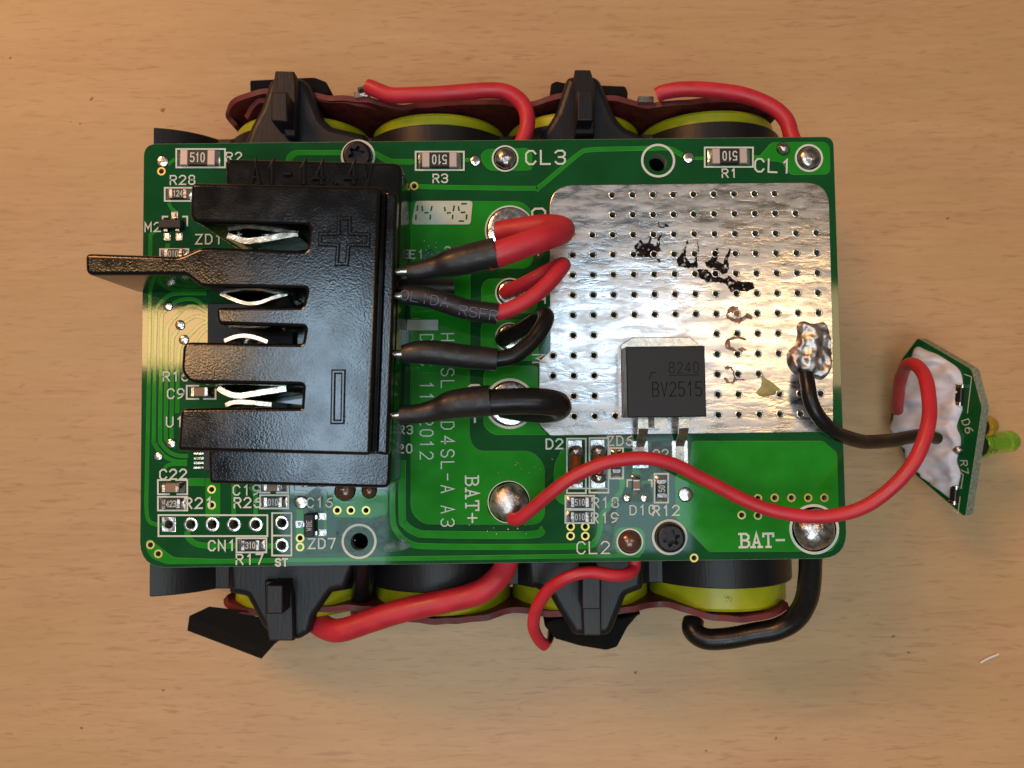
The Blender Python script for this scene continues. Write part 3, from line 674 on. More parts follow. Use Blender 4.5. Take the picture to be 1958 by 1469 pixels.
# scorched handwriting on the pad
KS = 6.119
def scorch(pts, mt=SCORCH, ox=1160, oy=400, k=KS, name='scorch_mark'):
    p = [(ox + x / k, oy + y / k) for x, y in pts]; q = []
    for i in range(len(p)):
        a, b = np.array(p[i - 1]), np.array(p[i])
        for t_ in np.arange(0, 1, 1 / max(2, int(np.hypot(*(b - a)) / 1.6))):
            c = a + (b - a) * t_
            q.append((c[0] + noise.fractal(Vector((c[0] * .30, c[1] * .30, 5)), 1, 2, 3) * 1.9, c[1] + noise.fractal(Vector((c[1] * .3, c[0] * .3, 9)), 1, 2, 3) * 1.9))
    mb = MB(); plate(mb, ccw(A(q)), 0.078 + 0.012 + zlift(), 0.07, .01, 1); obj(name, mb, mt, board, ang=60)
scorch([(325, 440), (380, 375), (400, 350), (430, 400), (480, 400), (510, 320), (530, 330), (510, 400), (590, 440), (645, 490), (600, 500), (580, 560), (520, 580), (470, 560), (370, 575), (340, 540), (322, 490)])
scorch([(585, 590), (620, 585), (632, 620), (605, 635), (588, 615)])
scorch([(600, 140), (612, 150), (608, 195), (640, 210), (660, 195), (650, 170), (670, 172), (720, 185), (725, 205), (680, 212), (640, 225), (600, 215)])
scorch([(580, 440), (600, 330), (615, 335), (640, 280), (650, 285), (625, 350), (618, 440), (630, 485), (600, 480)])
scorch([(815, 590), (870, 530), (905, 460), (945, 365), (955, 370), (925, 470), (930, 570), (980, 640), (1030, 620), (1040, 560), (1055, 570), (1065, 685), (960, 692), (840, 675)])
scorch([(1050, 345), (1060, 345), (1075, 440), (1072, 520), (1062, 520), (1064, 440)])
scorch([(1150, 625), (1210, 600), (1255, 520), (1285, 450), (1300, 460), (1295, 540), (1290, 610), (1365, 650), (1380, 570), (1440, 460), (1455, 465), (1440, 520), (1415, 600), (1430, 700), (1410, 745), (1350, 765), (1300, 720), (1200, 695), (1160, 670)])
scorch([(1060, 710), (1160, 700), (1230, 760), (1290, 740), (1300, 790), (1380, 815), (1440, 780), (1480, 830), (1560, 845), (1700, 855), (1730, 925), (1650, 965), (1540, 960), (1520, 990), (1450, 975), (1430, 930), (1390, 870), (1300, 860), (1180, 855), (1070, 800)])
k2 = 5.652
for pts in ([(215, 180), (250, 100), (300, 84), (350, 100), (355, 190), (330, 205), (300, 180), (262, 150), (232, 190), (300, 225), (400, 205), (440, 165), (470, 180), (505, 200), (490, 230), (440, 220), (360, 275), (280, 255), (222, 215)],
            [(200, 500), (230, 440), (330, 408), (430, 440), (430, 458), (340, 440), (262, 462), (258, 520), (330, 560), (380, 530), (450, 560), (380, 590), (280, 570), (210, 545)],
            [(195, 745), (235, 740), (280, 750), (320, 830), (320, 870), (430, 880), (435, 890), (325, 890), (290, 930), (230, 920), (195, 880), (200, 855), (225, 870), (245, 905), (285, 905), (300, 860), (290, 800), (260, 760), (225, 775), (200, 765)]):
    scorch(pts, RUST, 1350, 570, k2)

# ------------------------------------------------------------------ parts soldered on the board
def smd(kind, px, py, L, Wd, h, ang, mark=None, body=RBODY, dark_end=False, band=False):
    """a chip resistor or capacitor: body, two metal ends with solder, printed value; built round its own centre, then placed"""
    c = at(px, py); tm = Matrix.Rotation(math.radians(ang), 2)
    def place(mb):
        mb.v = [(c[0] + tm[0][0] * v[0] + tm[0][1] * v[1], c[1] + tm[1][0] * v[0] + tm[1][1] * v[1], v[2]) for v in mb.v]; return mb
    e = L * .22
    mb = MB(); box(mb, -L / 2 + e * .5, L / 2 - e * .5, -Wd / 2, Wd / 2, .05, h, .05)
    o = obj(kind, place(mb), body, board)
    for s_ in (-1, 1):
        mb = MB(); x0, x1 = sorted((s_ * (L / 2 - e), s_ * L / 2)); box(mb, x0, x1, -Wd / 2 - .02, Wd / 2 + .02, .05, h + .03, .06)
        obj('terminal', place(mb), RTERM if band else SOLDER, o)
        mb = MB(); x0, x1 = s_ * (L / 2 - .05), s_ * (L / 2 + .45)
        V = [(x0, -Wd / 2 - .08, .06), (x1, -Wd / 2 - .08, .06), (x1, Wd / 2 + .08, .06), (x0, Wd / 2 + .08, .06), (x0, -Wd / 2, h * .85), (s_ * (L / 2 + .2), -Wd / 2, h * .3), (s_ * (L / 2 + .2), Wd / 2, h * .3), (x0, Wd / 2, h * .85)]
        mb.add(V, [(4, 5, 6, 7), (5, 1, 2, 6), (0, 1, 5, 4), (3, 7, 6, 2)])
        obj('solder_fillet', place(mb), TIN, o, ang=75)
    if mark:
        mb = MB(); text(mb, mark, (0, 0), Wd * .58, 0, Wd * .075, h + .012, gap=.30, asp=.62); obj('lettering', place(mb), SILK, o, ang=0, weld=False)
    return o
smd('resistor', 381, 304, 4.1, 1.75, .55, -1, '510', band=True); smd('resistor', 841, 308, 4.1, 1.75, .55, 179.5, '510', band=True); smd('resistor', 1393, 301, 4.1, 1.75, .55, 180, '510', band=True)
for a in [(343, 372, 0, '124'), (334, 487, 0, '010'), (330, 963, 0, '423'), (524, 960, 0, '010'), (481, 1042, 0, '310'), (1108, 960, 0, '510'), (1108, 988, 0, '010'), (1264, 934, 90, '1501')]:
    smd('resistor', a[0], a[1], 2.15, 1.15, .45, a[2], a[3])
smd('resistor', 1178, 886, 2.3, 1.0, .45, 90)
for a in [(331, 932), (386, 750), (524, 930)]: smd('capacitor', a[0], a[1], 2.0, 1.05, .75, 0, None, CBODY)
smd('capacitor', 1216, 927, 1.3, .85, .5, 90, None, CBODY); smd('capacitor', 600, 922, 2.0, 1.0, .6, 0, None, RBODY)
def sot(px, py, L, Wd, ang, legs, mark=None):
    c = at(px, py); mb = MB(); tm = Matrix.Rotation(math.radians(ang), 2)
    def place(mb): mb.v = [(c[0] + tm[0][0] * v[0] + tm[0][1] * v[1], c[1] + tm[1][0] * v[0] + tm[1][1] * v[1], v[2]) for v in mb.v]; return mb
    box(mb, -L / 2, L / 2, -Wd / 2, Wd / 2, .1, 1.05, .1); o = obj('transistor', place(mb), CHIP, board)
    for lx, s_ in legs:
        mb = MB(); y0 = s_ * Wd / 2; w_ = .22
        V = []
        for yy, zz in ((y0 - s_ * .1, .6), (y0 + s_ * .25, .6), (y0 + s_ * .45, .15), (y0 + s_ * .95, .12)):
            V += [(lx - w_, yy, zz), (lx + w_, yy, zz)]
        mb.add(V, [(2 * i, 2 * i + 1, 2 * i + 3, 2 * i + 2) for i in range(3)]); V2 = [(x, y, z - .12) for x, y, z in V]
        mb.add(V2, [(2 * i, 2 * i + 2, 2 * i + 3, 2 * i + 1) for i in range(3)]); mb.add([V[0], V[2], V[4], V[6], V2[0], V2[2], V2[4], V2[6], V[1], V[3], V[5], V[7], V2[1], V2[3], V2[5], V2[7]],
               [(0, 1, 5, 4), (1, 2, 6, 5), (2, 3, 7, 6), (8, 12, 13, 9), (9, 13, 14, 10), (10, 14, 15, 11), (3, 11, 15, 7)])
        obj('leg', place(mb), TIN, o, ang=50)
        mb = MB(); yc = y0 + s_ * .75; plate(mb, rp([(lx - .42, yc - .5), (lx + .42, yc - .5), (lx + .42, yc + .5), (lx - .42, yc + .5)], .15), .07, 0, .03, 1); obj('pad', place(mb), SOLDER, o)
    if mark: mb = MB(); text(mb, mark, (0, 0), .55, 0, .06, 1.062, asp=.75); obj('lettering', place(mb), RTERM, o, ang=0, weld=False)
sot(331, 432, 2.65, 1.05, 0, [(-.65, -1), (.75, -1), (.2, 1)]); sot(595, 1003, 2.6, 1.15, 90, [(-.95, -1), (.9, -1), (.05, 1)], 'W8E')
def melf(px, py):
    c = at(px, py); o = None
    mb = MB(); tube(mb, [(c[0], c[1] - 1.6, .8), (c[0], c[1] + 1.6, .8)], .62, 18, 2, smooth=False); o = obj('diode', mb, GLASS, board)
    mb = MB(); tube(mb, [(c[0], c[1] - 1.5, .8), (c[0], c[1] + 1.5, .8)], .2, 10, 2, smooth=False); obj('lead', mb, NICKEL, o)
    for s_ in (-1, 1):
        mb = MB(); y = c[1] + s_ * 1.45; tube(mb, [(c[0], y - s_ * .35, .85, .70), (c[0], y - s_ * .2, .85, .85), (c[0], y + s_ * .3, .85, .86), (c[0], y + s_ * .65, .8, .55)], .8, 18, 4); obj('end_cap', mb, SOLDER, o)
        mb = MB(); y = c[1] + s_ * 1.95; plate(mb, rp([(c[0] - .82, y - .85), (c[0] + .82, y - .85), (c[0] + .82, y + .85), (c[0] - .82, y + .85)], .1), .09, 0, .03, 1); obj('pad', mb, TIN, o)
melf(1100, 888); melf(1143, 887)
# power transistor
q1, q2 = A([(1197, 663)], 4.5)[0], A([(1351, 797)], 4.5)[0]
x0, x1, y0, y1 = q1[0], q2[0], q2[1], q1[1]
mb = MB(); box(mb, x0, x1, y0, y1, .9, 4.5, .12); tr = obj('power_transistor', mb, CHIP, board, label='square black power transistor soldered on the tinned pad')
mb = MB(); plate(mb, [(x0 - .15, y0 + .1), (x1 + .05, y0 + .1), (x1 + .05, y1 + .5), (x1 - 1.0, y1 + 1.35), (x0 + 1.2, y1 + 1.35), (x0 - .15, y1 + .5)], 1.35, .08, .08, 1); obj('tab', mb, NICKEL, tr)
mb = MB(); c = ((x0 + x1) / 2, (y0 + y1) / 2); text(mb, 'BV2515', (c[0] + 1.2, c[1] - .85), 1.55, 0, .105, 4.51, asp=.64, gap=.3); text(mb, '8240', (c[0] + 2.0, c[1] + 1.55), 1.2, 0, .07, 4.51, asp=.72)
ribbon(mb, [(c[0] + .35, c[1] + .7), (c[0] + 3.7, c[1] + .7)], .07, 4.51); ribbon(mb, [(c[0] - 1.9, c[1] + .3), (c[0] - 1.6, c[1] + 1.1), (c[0] - 1.1, c[1] + 1.0)], .09, 4.513); obj('lettering', mb, CHIPTXT, tr, ang=0, weld=False)
for lx, ln, wl in ((1231, 1, .55), (1265, 0, .75), (1309, 1, .55)):
    X = A([(lx, 797)], 3.0)[0][0]
    pr = [(y0 + .3, 2.6), (y0 - 1.25, 2.6), (y0 - 2.2, 1.9), (y0 - 2.9, .5), (y0 - 3.4, .22), (y0 - 5.2, .2)] if ln else [(y0 + .3, 2.6), (y0 - 1.25, 2.6)]
    w_ = [wl, wl, wl, wl, wl * .85, wl * .85]; V = []
    for (yy, zz), ww in zip(pr, w_): V += [(X - ww, yy, zz), (X + ww, yy, zz), (X + ww, yy, zz - .45 if zz > .6 else .05), (X - ww, yy, zz - .45 if zz > .6 else .05)]
    n_ = len(pr); mb = MB(); mb.add(V, [(4 * i + j, 4 * i + (j + 1) % 4, 4 * i + 4 + (j + 1) % 4, 4 * i + 4 + j) for i in range(n_ - 1) for j in range(4)] + [(0, 3, 2, 1), (4 * n_ - 4, 4 * n_ - 3, 4 * n_ - 2, 4 * n_ - 1)]); obj('leg', mb, NICKEL, tr, ang=30)
    if ln: mb = MB(); plate(mb, rp([(X - .95, y0 - 5.9), (X + .95, y0 - 5.9), (X + .95, y0 - 2.7), (X - .95, y0 - 2.7)], .15), .1, 0, .04, 1); obj('pad', mb, TIN, tr)
# chips half hidden under the connector
for (xa, ya, xb, yb), pins in (((397, 581, 560, 661), 'b'), ((389, 862, 470, 900), 'l')):
    a_, b_ = A([(xa, ya), (xb, yb)], 1.1); mb = MB(); box(mb, a_[0], b_[0], b_[1], a_[1], .1, 1.1, .06); o = obj('chip', mb, CHIP, board)
    if pins == 'b':
        for i in range(7): X = a_[0] + .6 + i * 1.27; mb = MB(); box(mb, X - .2, X + .2, b_[1] - .9, b_[1] + .05, .05, .3, .05); obj('pin', mb, TIN, o)
    else:
        for i in range(4): Y = a_[1] - .35 - i * .55; mb = MB(); box(mb, a_[0] - 1.5, a_[0] + .05, Y - .13, Y + .13, .05, .25, .05); obj('pin', mb, TIN, o)

# ================================================================== screws in the board's corners
def screw(px, py, label):
    c = at(px, py); mb = MB(); r = 1.68
    star = []
    for i in range(36):
        a = 2 * math.pi * i / 36; star.append((c[0] + (.83 + .22 * math.cos(6 * a)) * math.cos(a + .3), c[1] + (.83 + .22 * math.cos(6 * a)) * math.sin(a + .3)))
    plate(mb, circ(c, r, 36), 1.15, .12, .35, 4, holes=[star], bottom=True)
    V, fs = cdt(ccw(star), []); mb.add([(x, y, .25) for x, y in V], fs)
    tube(mb, [(c[0], c[1], .12), (c[0], c[1], -6)], .95, 16, 2, smooth=False)
    o = obj('screw', mb, SCREWM, None, label, ang=40); o['category'] = 'screw'; o['group'] = 'black screws holding the board down'; return o
screw(1280, 1027, 'black star socket screw beside the brown flux covered solder dome')
screw(685, 301, 'black screw half hidden behind the raised letters A1-14.4V')

# ================================================================== the black terminal connector
conn = thing('terminal_connector', (*at(600, 620)[:2], 0.12), 'black plastic terminal connector with four contact slots and a long tongue', 'connector')
HT = 11.0
def AC(pts, z=HT): return A(pts, z)
top = [(365, 349, 10), (727, 356, 9), (709, 871, 9), (338, 862, 7), (345, 781, 10), (575, 779, 1), (578, 737, 5), (362, 733, 12), (345, 712, 12), (349, 654, 14), (577, 657, 4), (583, 626, 6), (415, 621, 10), (411, 588, 12),
       (577, 586, 3), (586, 552, 6), (384, 549, 6), (355, 526, 6), (163, 526, 13), (162, 484, 10), (343, 490, 8), (383, 472, 8), (586, 479, 6), (592, 430, 8), (374, 425, 12), (362, 415, 10)]
mb = MB(); plate(mb, AC(rp(top, 6, 6)), HT, .15, .40, 4)
housing = obj('housing', mb, PLASTIC, conn, ang=50)
mb = MB(); plate(mb, A(rp([(736, 366, 3), (760, 366, 8), (743, 872, 8), (718, 868, 3)], 4, 5), 9.9), 9.9, .16, .35, 3); plate(mb, A([(600, 364), (740, 364), (722, 868), (600, 868)], 9.2), 9.2, .17, .1, 1)
obj('rear_wall', mb, PLASTIC, conn, ang=50)
mb = MB(); plate(mb, A(rp([(430, 303, 12), (769, 311, 16), (766, 440, 4), (746, 934, 16), (399, 925, 8), (397, 850, 4), (600, 800, 2), (600, 410, 2), (432, 400, 3)], 6, 6), 8.2), 8.2, .14, .38, 3)
obj('flange', mb, PLASTIC, conn, ang=50)
mb = MB(); c = at(596, 334, 8.2); text(mb, 'A1-14.4V', (c[0], c[1]), 2.1, -.7, .19, 8.42, asp=.64, gap=.62, rise=.20); obj('lettering', mb, PLASTIC_S, conn, 'raised black lettering A1-14.4V', ang=0, weld=False)
mb = MB()
pl = [(648, 418), (669, 418), (669, 447), (705, 449), (704, 469), (667, 469), (663, 505), (644, 505), (647, 469), (612, 467), (613, 448), (648, 447)]
ribbon(mb, AC(pl), .15, HT + .14, side=.14, close=True); obj('plus_sign', mb, PLASTIC_S, conn, ang=0, weld=False)
mb = MB(); ribbon(mb, AC([(638, 711), (657, 711), (655, 807), (636, 807)]), .15, HT + .14, side=.14, close=True); obj('minus_sign', mb, PLASTIC_S, conn, ang=0, weld=False)
def leaf(pts, z0, z1, th=.32):
    q = catmull([tuple(at(x, y, z1)[:2]) + (0,) for x, y in pts], 6); q = [(p[0], p[1]) for p in q]
    L_ = offset_line(q, th / 2); R_ = offset_line(q, -th / 2)
    mb = MB(); plate(mb, ccw(L_ + R_[::-1]), z1, z0, .05, 1, bottom=True); return mb
def offset_line(q, d):
    out = []
    for i in range(len(q)):
        a, b = np.array(q[max(i - 1, 0)]), np.array(q[min(i + 1, len(q) - 1)]); e = b - a; e /= np.linalg.norm(e) + 1e-9
        out.append((q[i][0] - e[1] * d, q[i][1] + e[0] * d))
    return out
for pts, z1, th in [([(434, 450), (452, 456), (470, 461), (500, 458), (570, 446)], 7.0, .72), ([(452, 452), (470, 444), (495, 446), (530, 451)], 6.0, .34),
                    ([(421, 561), (445, 572), (470, 580), (495, 579), (520, 570), (550, 562)], 6.8, .46), ([(430, 558), (450, 553), (480, 553), (510, 556), (535, 560)], 6.4, .22),
                    ([(428, 652), (450, 644), (470, 642), (490, 646), (512, 654)], 7.0, .50), ([(416, 741), (432, 751), (455, 757), (490, 752), (548, 743)], 7.0, .70), ([(430, 775), (450, 769), (480, 770), (520, 774)], 6.8, .55)]:
    obj('contact', leaf(pts, .9, z1, th), CONTACT, conn)

# ================================================================== wires between the connector and the board
def wire_thing(name, label, cat='wire', group=None, base=None): return thing(name, base, label, cat, group)
def W(px, py, z, r=None): return tuple(at(px, py, z)) + ((r,) if r else ())
def pin(px0, py0, px1, py1, z, parent):
    mb = MB(); tube(mb, [W(px0, py0, z), W(px1, py1, z)], .42, 12, 2, smooth=False); obj('pin', mb, NICKEL, parent)
GW = 'wires from the connector to the board'
wr = thing('red_wire', at(975, 440), 'thick red wire folded back under a black sleeve, at the plus side of the connector', 'wire', GW)
mb = MB(); tube(mb, [W(952, 446, .9), W(985, 441, 1.7), W(1040, 434, 3.0), W(1070, 437, 4.6), W(1072, 444, 6.6), W(1040, 455, 8.3), W(985, 476, 8.8), W(930, 494, 8.6)], 1.42, 24, 8); obj('insulation', mb, REDW, wr, ang=60)
mb = MB(); tube(mb, [W(778, 519, 8.0, .85), W(800, 518, 8.0, 1.0), W(835, 510, 8.1, 1.15), W(862, 503, 8.4, 1.5), W(900, 495, 8.6, 1.62), W(948, 484, 8.8, 1.66)], 1.5, 24, 8); obj('sleeve', mb, SLEEVE, wr, ang=60); pin(750, 520, 784, 519, 8.0, wr)
wr = thing('red_wire', at(975, 560), 'thin red wire in a printed black sleeve, second from the plus side', 'wire', GW)
mb = MB(); tube(mb, [W(968, 560, .4), W(975, 556, 1.2), W(1010, 540, 2.8), W(1050, 520, 4.0), W(1074, 508, 5.4), W(1072, 514, 7.2), W(1045, 545, 7.9), W(1005, 577, 8.2), W(960, 596, 8.3), W(930, 600, 8.3)], .86, 22, 8); obj('insulation', mb, REDW, wr, ang=60)
sl = [W(772, 565, 7.9, 1.05), W(810, 568, 8.0, 1.10), W(840, 576, 8.1, 1.14), W(890, 591, 8.2, 1.16), W(951, 601, 8.3, 1.18)]
mb = MB(); tube(mb, sl, 1.1, 24, 8); so = obj('sleeve', mb, SLEEVE, wr, ang=60); pin(748, 566, 776, 566, 7.9, wr)
# the print follows the curve of the sleeve
def sleeve_text(s_, px, py, hpx, ang, path):
    mb = MB(); c = at(px, py, 9.2); text(mb, s_, (c[0], c[1]), hpx / 17.9, ang, .085, 0, asp=1.25, gap=.25)
    C = np.array(catmull(path, 20)); out = []
    for v in mb.v:
        d = np.hypot(C[:, 0] - v[0], C[:, 1] - v[1]); k_ = int(np.argmin(d)); r_ = C[k_, 3] + .11
        out.append((v[0], v[1], C[k_, 2] + math.sqrt(max(.02, r_ * r_ - d[k_] ** 2)) + v[2] * .2))
    mb.v = out; return mb
obj('lettering', sleeve_text('OLIDA', 812, 571, 17, -11, sl), SPRINT, so, ang=0, weld=False)
obj('lettering', sleeve_text('RSFR', 915, 599, 17, -10, sl), SPRINT, so, ang=0, weld=False)
wr = thing('black_wire', at(975, 645), 'thin black wire bent back under a black sleeve, third from the plus side', 'wire', GW)
mb = MB(); tube(mb, [W(960, 650, .4), W(968, 645, 1.2), W(1000, 628, 2.8), W(1030, 608, 4.4), W(1043, 604, 6.0), W(1040, 620, 7.3), W(1018, 652, 7.9), W(985, 678, 8.2), W(950, 687, 8.2), W(925, 688, 8.2)], .92, 22, 8); obj('insulation', mb, BLACKW, wr, ang=60)
mb = MB(); tube(mb, [W(771, 678, 7.9, 1.05), W(800, 674, 8.0, 1.25), W(840, 676, 8.1, 1.35), W(890, 682, 8.2, 1.3), W(951, 688, 8.3, 1.22)], 1.1, 24, 8); obj('sleeve', mb, SLEEVE, wr, ang=60); pin(746, 677, 774, 677, 7.9, wr)
wr = thing('black_wire', at(975, 772), 'thick black wire folded under a black sleeve, nearest the minus sign', 'wire', GW)
mb = MB(); tube(mb, [W(962, 776, .9), W(990, 782, 1.7), W(1035, 786, 3.0), W(1064, 782, 4.6), W(1066, 774, 6.5), W(1040, 769, 8.0), W(990, 767, 8.5), W(925, 770, 8.5)], 1.42, 24, 8); obj('insulation', mb, BLACKW, wr, ang=60)
mb = MB(); tube(mb, [W(766, 793, 7.8, 1.02), W(800, 792, 7.9, 1.05), W(833, 785, 8.1, 1.2), W(860, 775, 8.4, 1.5), W(890, 770, 8.5, 1.62), W(938, 766, 8.6, 1.66)], 1.5, 24, 8); obj('sleeve', mb, SLEEVE, wr, ang=60); pin(742, 794, 770, 793, 7.8, wr)
mb = MB(); tube(mb, [W(764, 556, 4.6, 1.2), W(800, 553, 4.5, 1.3), W(868, 552, 4.0, 1.1)], 1.2, 20, 6); o = obj('shrink_tube', mb, SLEEVE, None, 'short black tube lying on the board behind the two red wires', ang=60); o['category'] = 'tube'

# ================================================================== battery cells, their holders and what is on them
ZA, PITCH, XC = -17.7, 18.85, [-26.2, -7.4, 11.35, 30.1]
RH = 10.0
def cell(x, label):
    t_ = thing('battery_cell', (x, -0.65, ZA - 9.2), label, 'battery cell', 'yellow cells in the holders')
    mb = MB(); lathe(mb, [(8.2, -32.35), (8.9, -32.3), (9.2, -31.9), (9.2, 31.9), (8.9, 32.3), (8.2, 32.35)], (x, -.65, ZA), (0, 1, 0), 48, capend=False); obj('wrap', mb, YELLOW, t_, ang=30)
    for s_ in (-1, 1):
        mb = MB(); lathe(mb, [(8.3, 0), (8.3, .05), (.05, .06)] if s_ < 0 else [(8.3, 0), (3.6, .0), (3.4, .9), (.05, .9)], (x, -.65 + s_ * 32.2, ZA), (0, s_, 0), 32, capend=False); obj('end_cap', mb, CELLEND, t_, ang=30)
    return t_
for x_, l_ in zip(XC, ['yellow battery cell under the connector and the slanted foam pad', 'yellow battery cell between the two pairs of clips', 'yellow battery cell under the short thin red wire and second clip pair', 'yellow battery cell at the thick black wire end']): last_cell = cell(x_, l_)
mb = MB()
for k_, st in enumerate([[(1384, 1139), (1389, 1144), (1393, 1141)], [(1390, 1138), (1394, 1146), (1399, 1152)], [(1395, 1141), (1400, 1146)], [(1386, 1148), (1391, 1150)]]):
    ribbon(mb, [tuple(at(x_, y_, -8.6)[:2]) for x_, y_ in st], .045, k_ * .002)
mb.v = [(x_, y_, z_ + ZA + math.sqrt(9.2 ** 2 - (x_ - XC[3]) ** 2) + .012) for x_, y_, z_ in mb.v]
obj('smudge', mb, SCORCH, last_cell, ang=0, weld=False)

def holder(ys, label, clips):
    h = thing('cell_holder', (0, ys * 25, ZA - RH), label, 'cell holder', 'black cell holders')
    XA, XB = -43.3, XC[3] + RH
    cs = [XC[0] - PITCH] + XC
    zw = 5.4; up = []; N_ = 150
    for i in range(N_ + 1):
        x = XA + (XB - .02 - XA) * i / N_
        zz = max([math.sqrt(max(0, RH * RH - (x - c) ** 2)) for c in cs])
        # the sleeves are faceted rather than truly round
        up.append((x, max(zz, zw if x < XC[3] + 8.3 else 0.0)))
    prof = up + [(x, -z) for x, z in reversed(up)]
    bores = [circ((c, 0), 9.25, 40) for c in XC]
    left = [(XA - 1, 0)]
    # the sawn-off sleeve at the left end keeps only part of its bore
    cb = cs[0]; cut = [(cb + 9.25 * math.cos(a), 9.25 * math.sin(a)) for a in np.linspace(-math.acos((XA - cb) / 9.25), math.acos((XA - cb) / 9.25), 30)]
    prof = up + [(x, -z) for x, z in reversed(up)] + [(p[0], p[1]) for p in cut]
    m0 = MB(); plate(m0, prof, 29.85, 14.0, .12, 1, holes=bores, bottom=True)
    m0.v = [(x, (q if ys > 0 else -q), ZA + y) for x, y, q in m0.v]
    obj('frame', m0, HOLDER, h, ang=25)
    # stand-offs that carry the board
    for sx, sy in ((-16.0, 22.5), (18.4, 22.4)):
        mb = MB(); c_ = at(687, 1036) if (sx < 0 and ys < 0) else at(685, 300) if sx < 0 else at(1258, 311) if ys > 0 else at(1280, 1027)
        lathe(mb, [(2.6, -10.5), (2.6, -1.62), (1.02, -1.62), (1.0, -9.0), (.05, -9.0)], (c_[0], c_[1], 0), (0, 0, 1), 24, capend=False); obj('standoff', mb, HOLDER, h)
    for cl in clips:
        mb = MB(); plate(mb, A(rp(cl['body'], 5), cl['z']), cl['z'], cl['z'] - 15, .9, 4, bottom=True)
        co_ = obj('clip', mb, HOLDER, h, ang=45)
        mb = MB(); plate(mb, A(rp(cl['rib'], 2), cl['zr']), cl['zr'], cl['zr'] - 7, .18, 2, bottom=True); obj('rib', mb, HOLDER, co_, ang=45)
        mb = MB(); plate(mb, A(rp(cl['hook'], 2), cl['zh']), cl['zh'], cl['zh'] - 12, .2, 1, bottom=True); obj('hook', mb, HOLDER, co_, ang=45)
    return h
holder(1, 'black plastic cell holder along the upper long edge of the board', [
    dict(z=-7.6, body=[(455, 300), (478, 240), (497, 205), (514, 154), (525, 146), (578, 148), (590, 160), (616, 225), (632, 240), (700, 256), (700, 300)], zr=-3.2, rib=[(518, 176), (549, 176), (550, 233), (518, 231)], zh=-6.0, hook=[(526, 135), (562, 136), (566, 160), (566, 262), (546, 262), (518, 182)]),
    dict(z=-7.6, body=[(1010, 300), (1040, 250), (1062, 215), (1084, 148), (1092, 144), (1138, 144), (1148, 152), (1180, 225), (1196, 242), (1240, 262), (1240, 300)], zr=-3.2, rib=[(1104, 172), (1134, 172), (1134, 231), (1104, 231)], zh=-6.0, hook=[(1099, 133), (1129, 133), (1137, 160), (1137, 258), (1100, 258), (1098, 160)])])
holder(-1, 'black plastic cell holder along the lower long edge of the board', [
    dict(z=-7.6, body=[(432, 1050), (436, 1136), (470, 1142), (498, 1196), (520, 1222), (570, 1225), (592, 1212), (600, 1180), (632, 1134), (660, 1128), (690, 1050)], zr=-3.2, rib=[(509, 1119), (541, 1119), (541, 1174), (509, 1175)], zh=-6.4, hook=[(506, 1110), (553, 1110), (560, 1140), (562, 1226), (514, 1226), (507, 1180)]),
    dict(z=-7.6, body=[(1000, 1050), (1010, 1120), (1052, 1140), (1070, 1172), (1096, 1214), (1104, 1217), (1162, 1217), (1172, 1208), (1198, 1140), (1230, 1128), (1240, 1050)], zr=-3.2, rib=[(1112, 1090), (1149, 1090), (1149, 1166), (1112, 1166)], zh=-6.4, hook=[(1110, 1100), (1150, 1100), (1150, 1216), (1115, 1216)])])

def strip(label, pts, zt, hgt=13.0, th=.45, lean=0.0, ztops=None):
    """paper strip standing on edge along the cell ends, its upper edge wavy"""
    C = catmull([tuple(at(p[0], p[1], p[2] if len(p) > 2 else zt)) for p in pts], 10)
    mb = MB(); V = []
    for i, c_ in enumerate(C):
        a_, b_ = C[max(i - 1, 0)], C[min(i + 1, len(C) - 1)]; e = (b_ - a_)[:2]; e /= np.linalg.norm(e) + 1e-9; n_ = np.array([-e[1], e[0]])
        z = c_[2] + .35 * noise.noise(Vector((c_[0] * .25, 1.7, zt)))
        o_ = .25 * noise.noise(Vector((c_[0] * .4, 7.1, zt)))
        for s_, zz in ((th / 2, z), (-th / 2, z), (-th / 2, z - hgt), (th / 2, z - hgt)):
            q = c_[:2] + n_ * (s_ + o_ + (lean if zz < z else 0)); V.append((q[0], q[1], zz))
    k = len(C); mb.add(V, [(4 * i + j, 4 * i + (j + 1) % 4, 4 * i + 4 + (j + 1) % 4, 4 * i + 4 + j) for i in range(k - 1) for j in range(4)] + [(0, 1, 2, 3), (4 * k - 1, 4 * k - 2, 4 * k - 3, 4 * k - 4)])
    o = obj('insulating_strip', mb, FISH, None, label, ang=40); o['category'] = 'paper strip'; o['group'] = 'dark red insulating strips on the cell ends'; return o
strip('dark red paper strip curling round the cell ends behind both upper clips', [(452, 240, -14), (437, 222, -13), (441, 204, -11), (462, 188, -10), (500, 175, -9.5), (540, 174, -9.5), (600, 182, -9), (650, 187, -8.5), (700, 190, -8.5), (760, 203, -8.5), (850, 199, -8.3), (950, 193, -8.3), (1000, 200, -9), (1050, 190, -8.5), (1110, 182, -8.5), (1180, 190, -8.5), (1230, 202, -9), (1290, 197, -8.3), (1370, 190, -8.2), (1440, 193, -8.4), (1492, 212, -10.5)], -8.5, th=.7)
strip('inner red paper strip showing beside the upper left clip and red wire', [(470, 225, -11.5), (486, 200, -10.5), (510, 190, -10), (600, 187, -9.2), (640, 192, -9), (690, 199, -9), (735, 212, -11)], -9, th=.6)
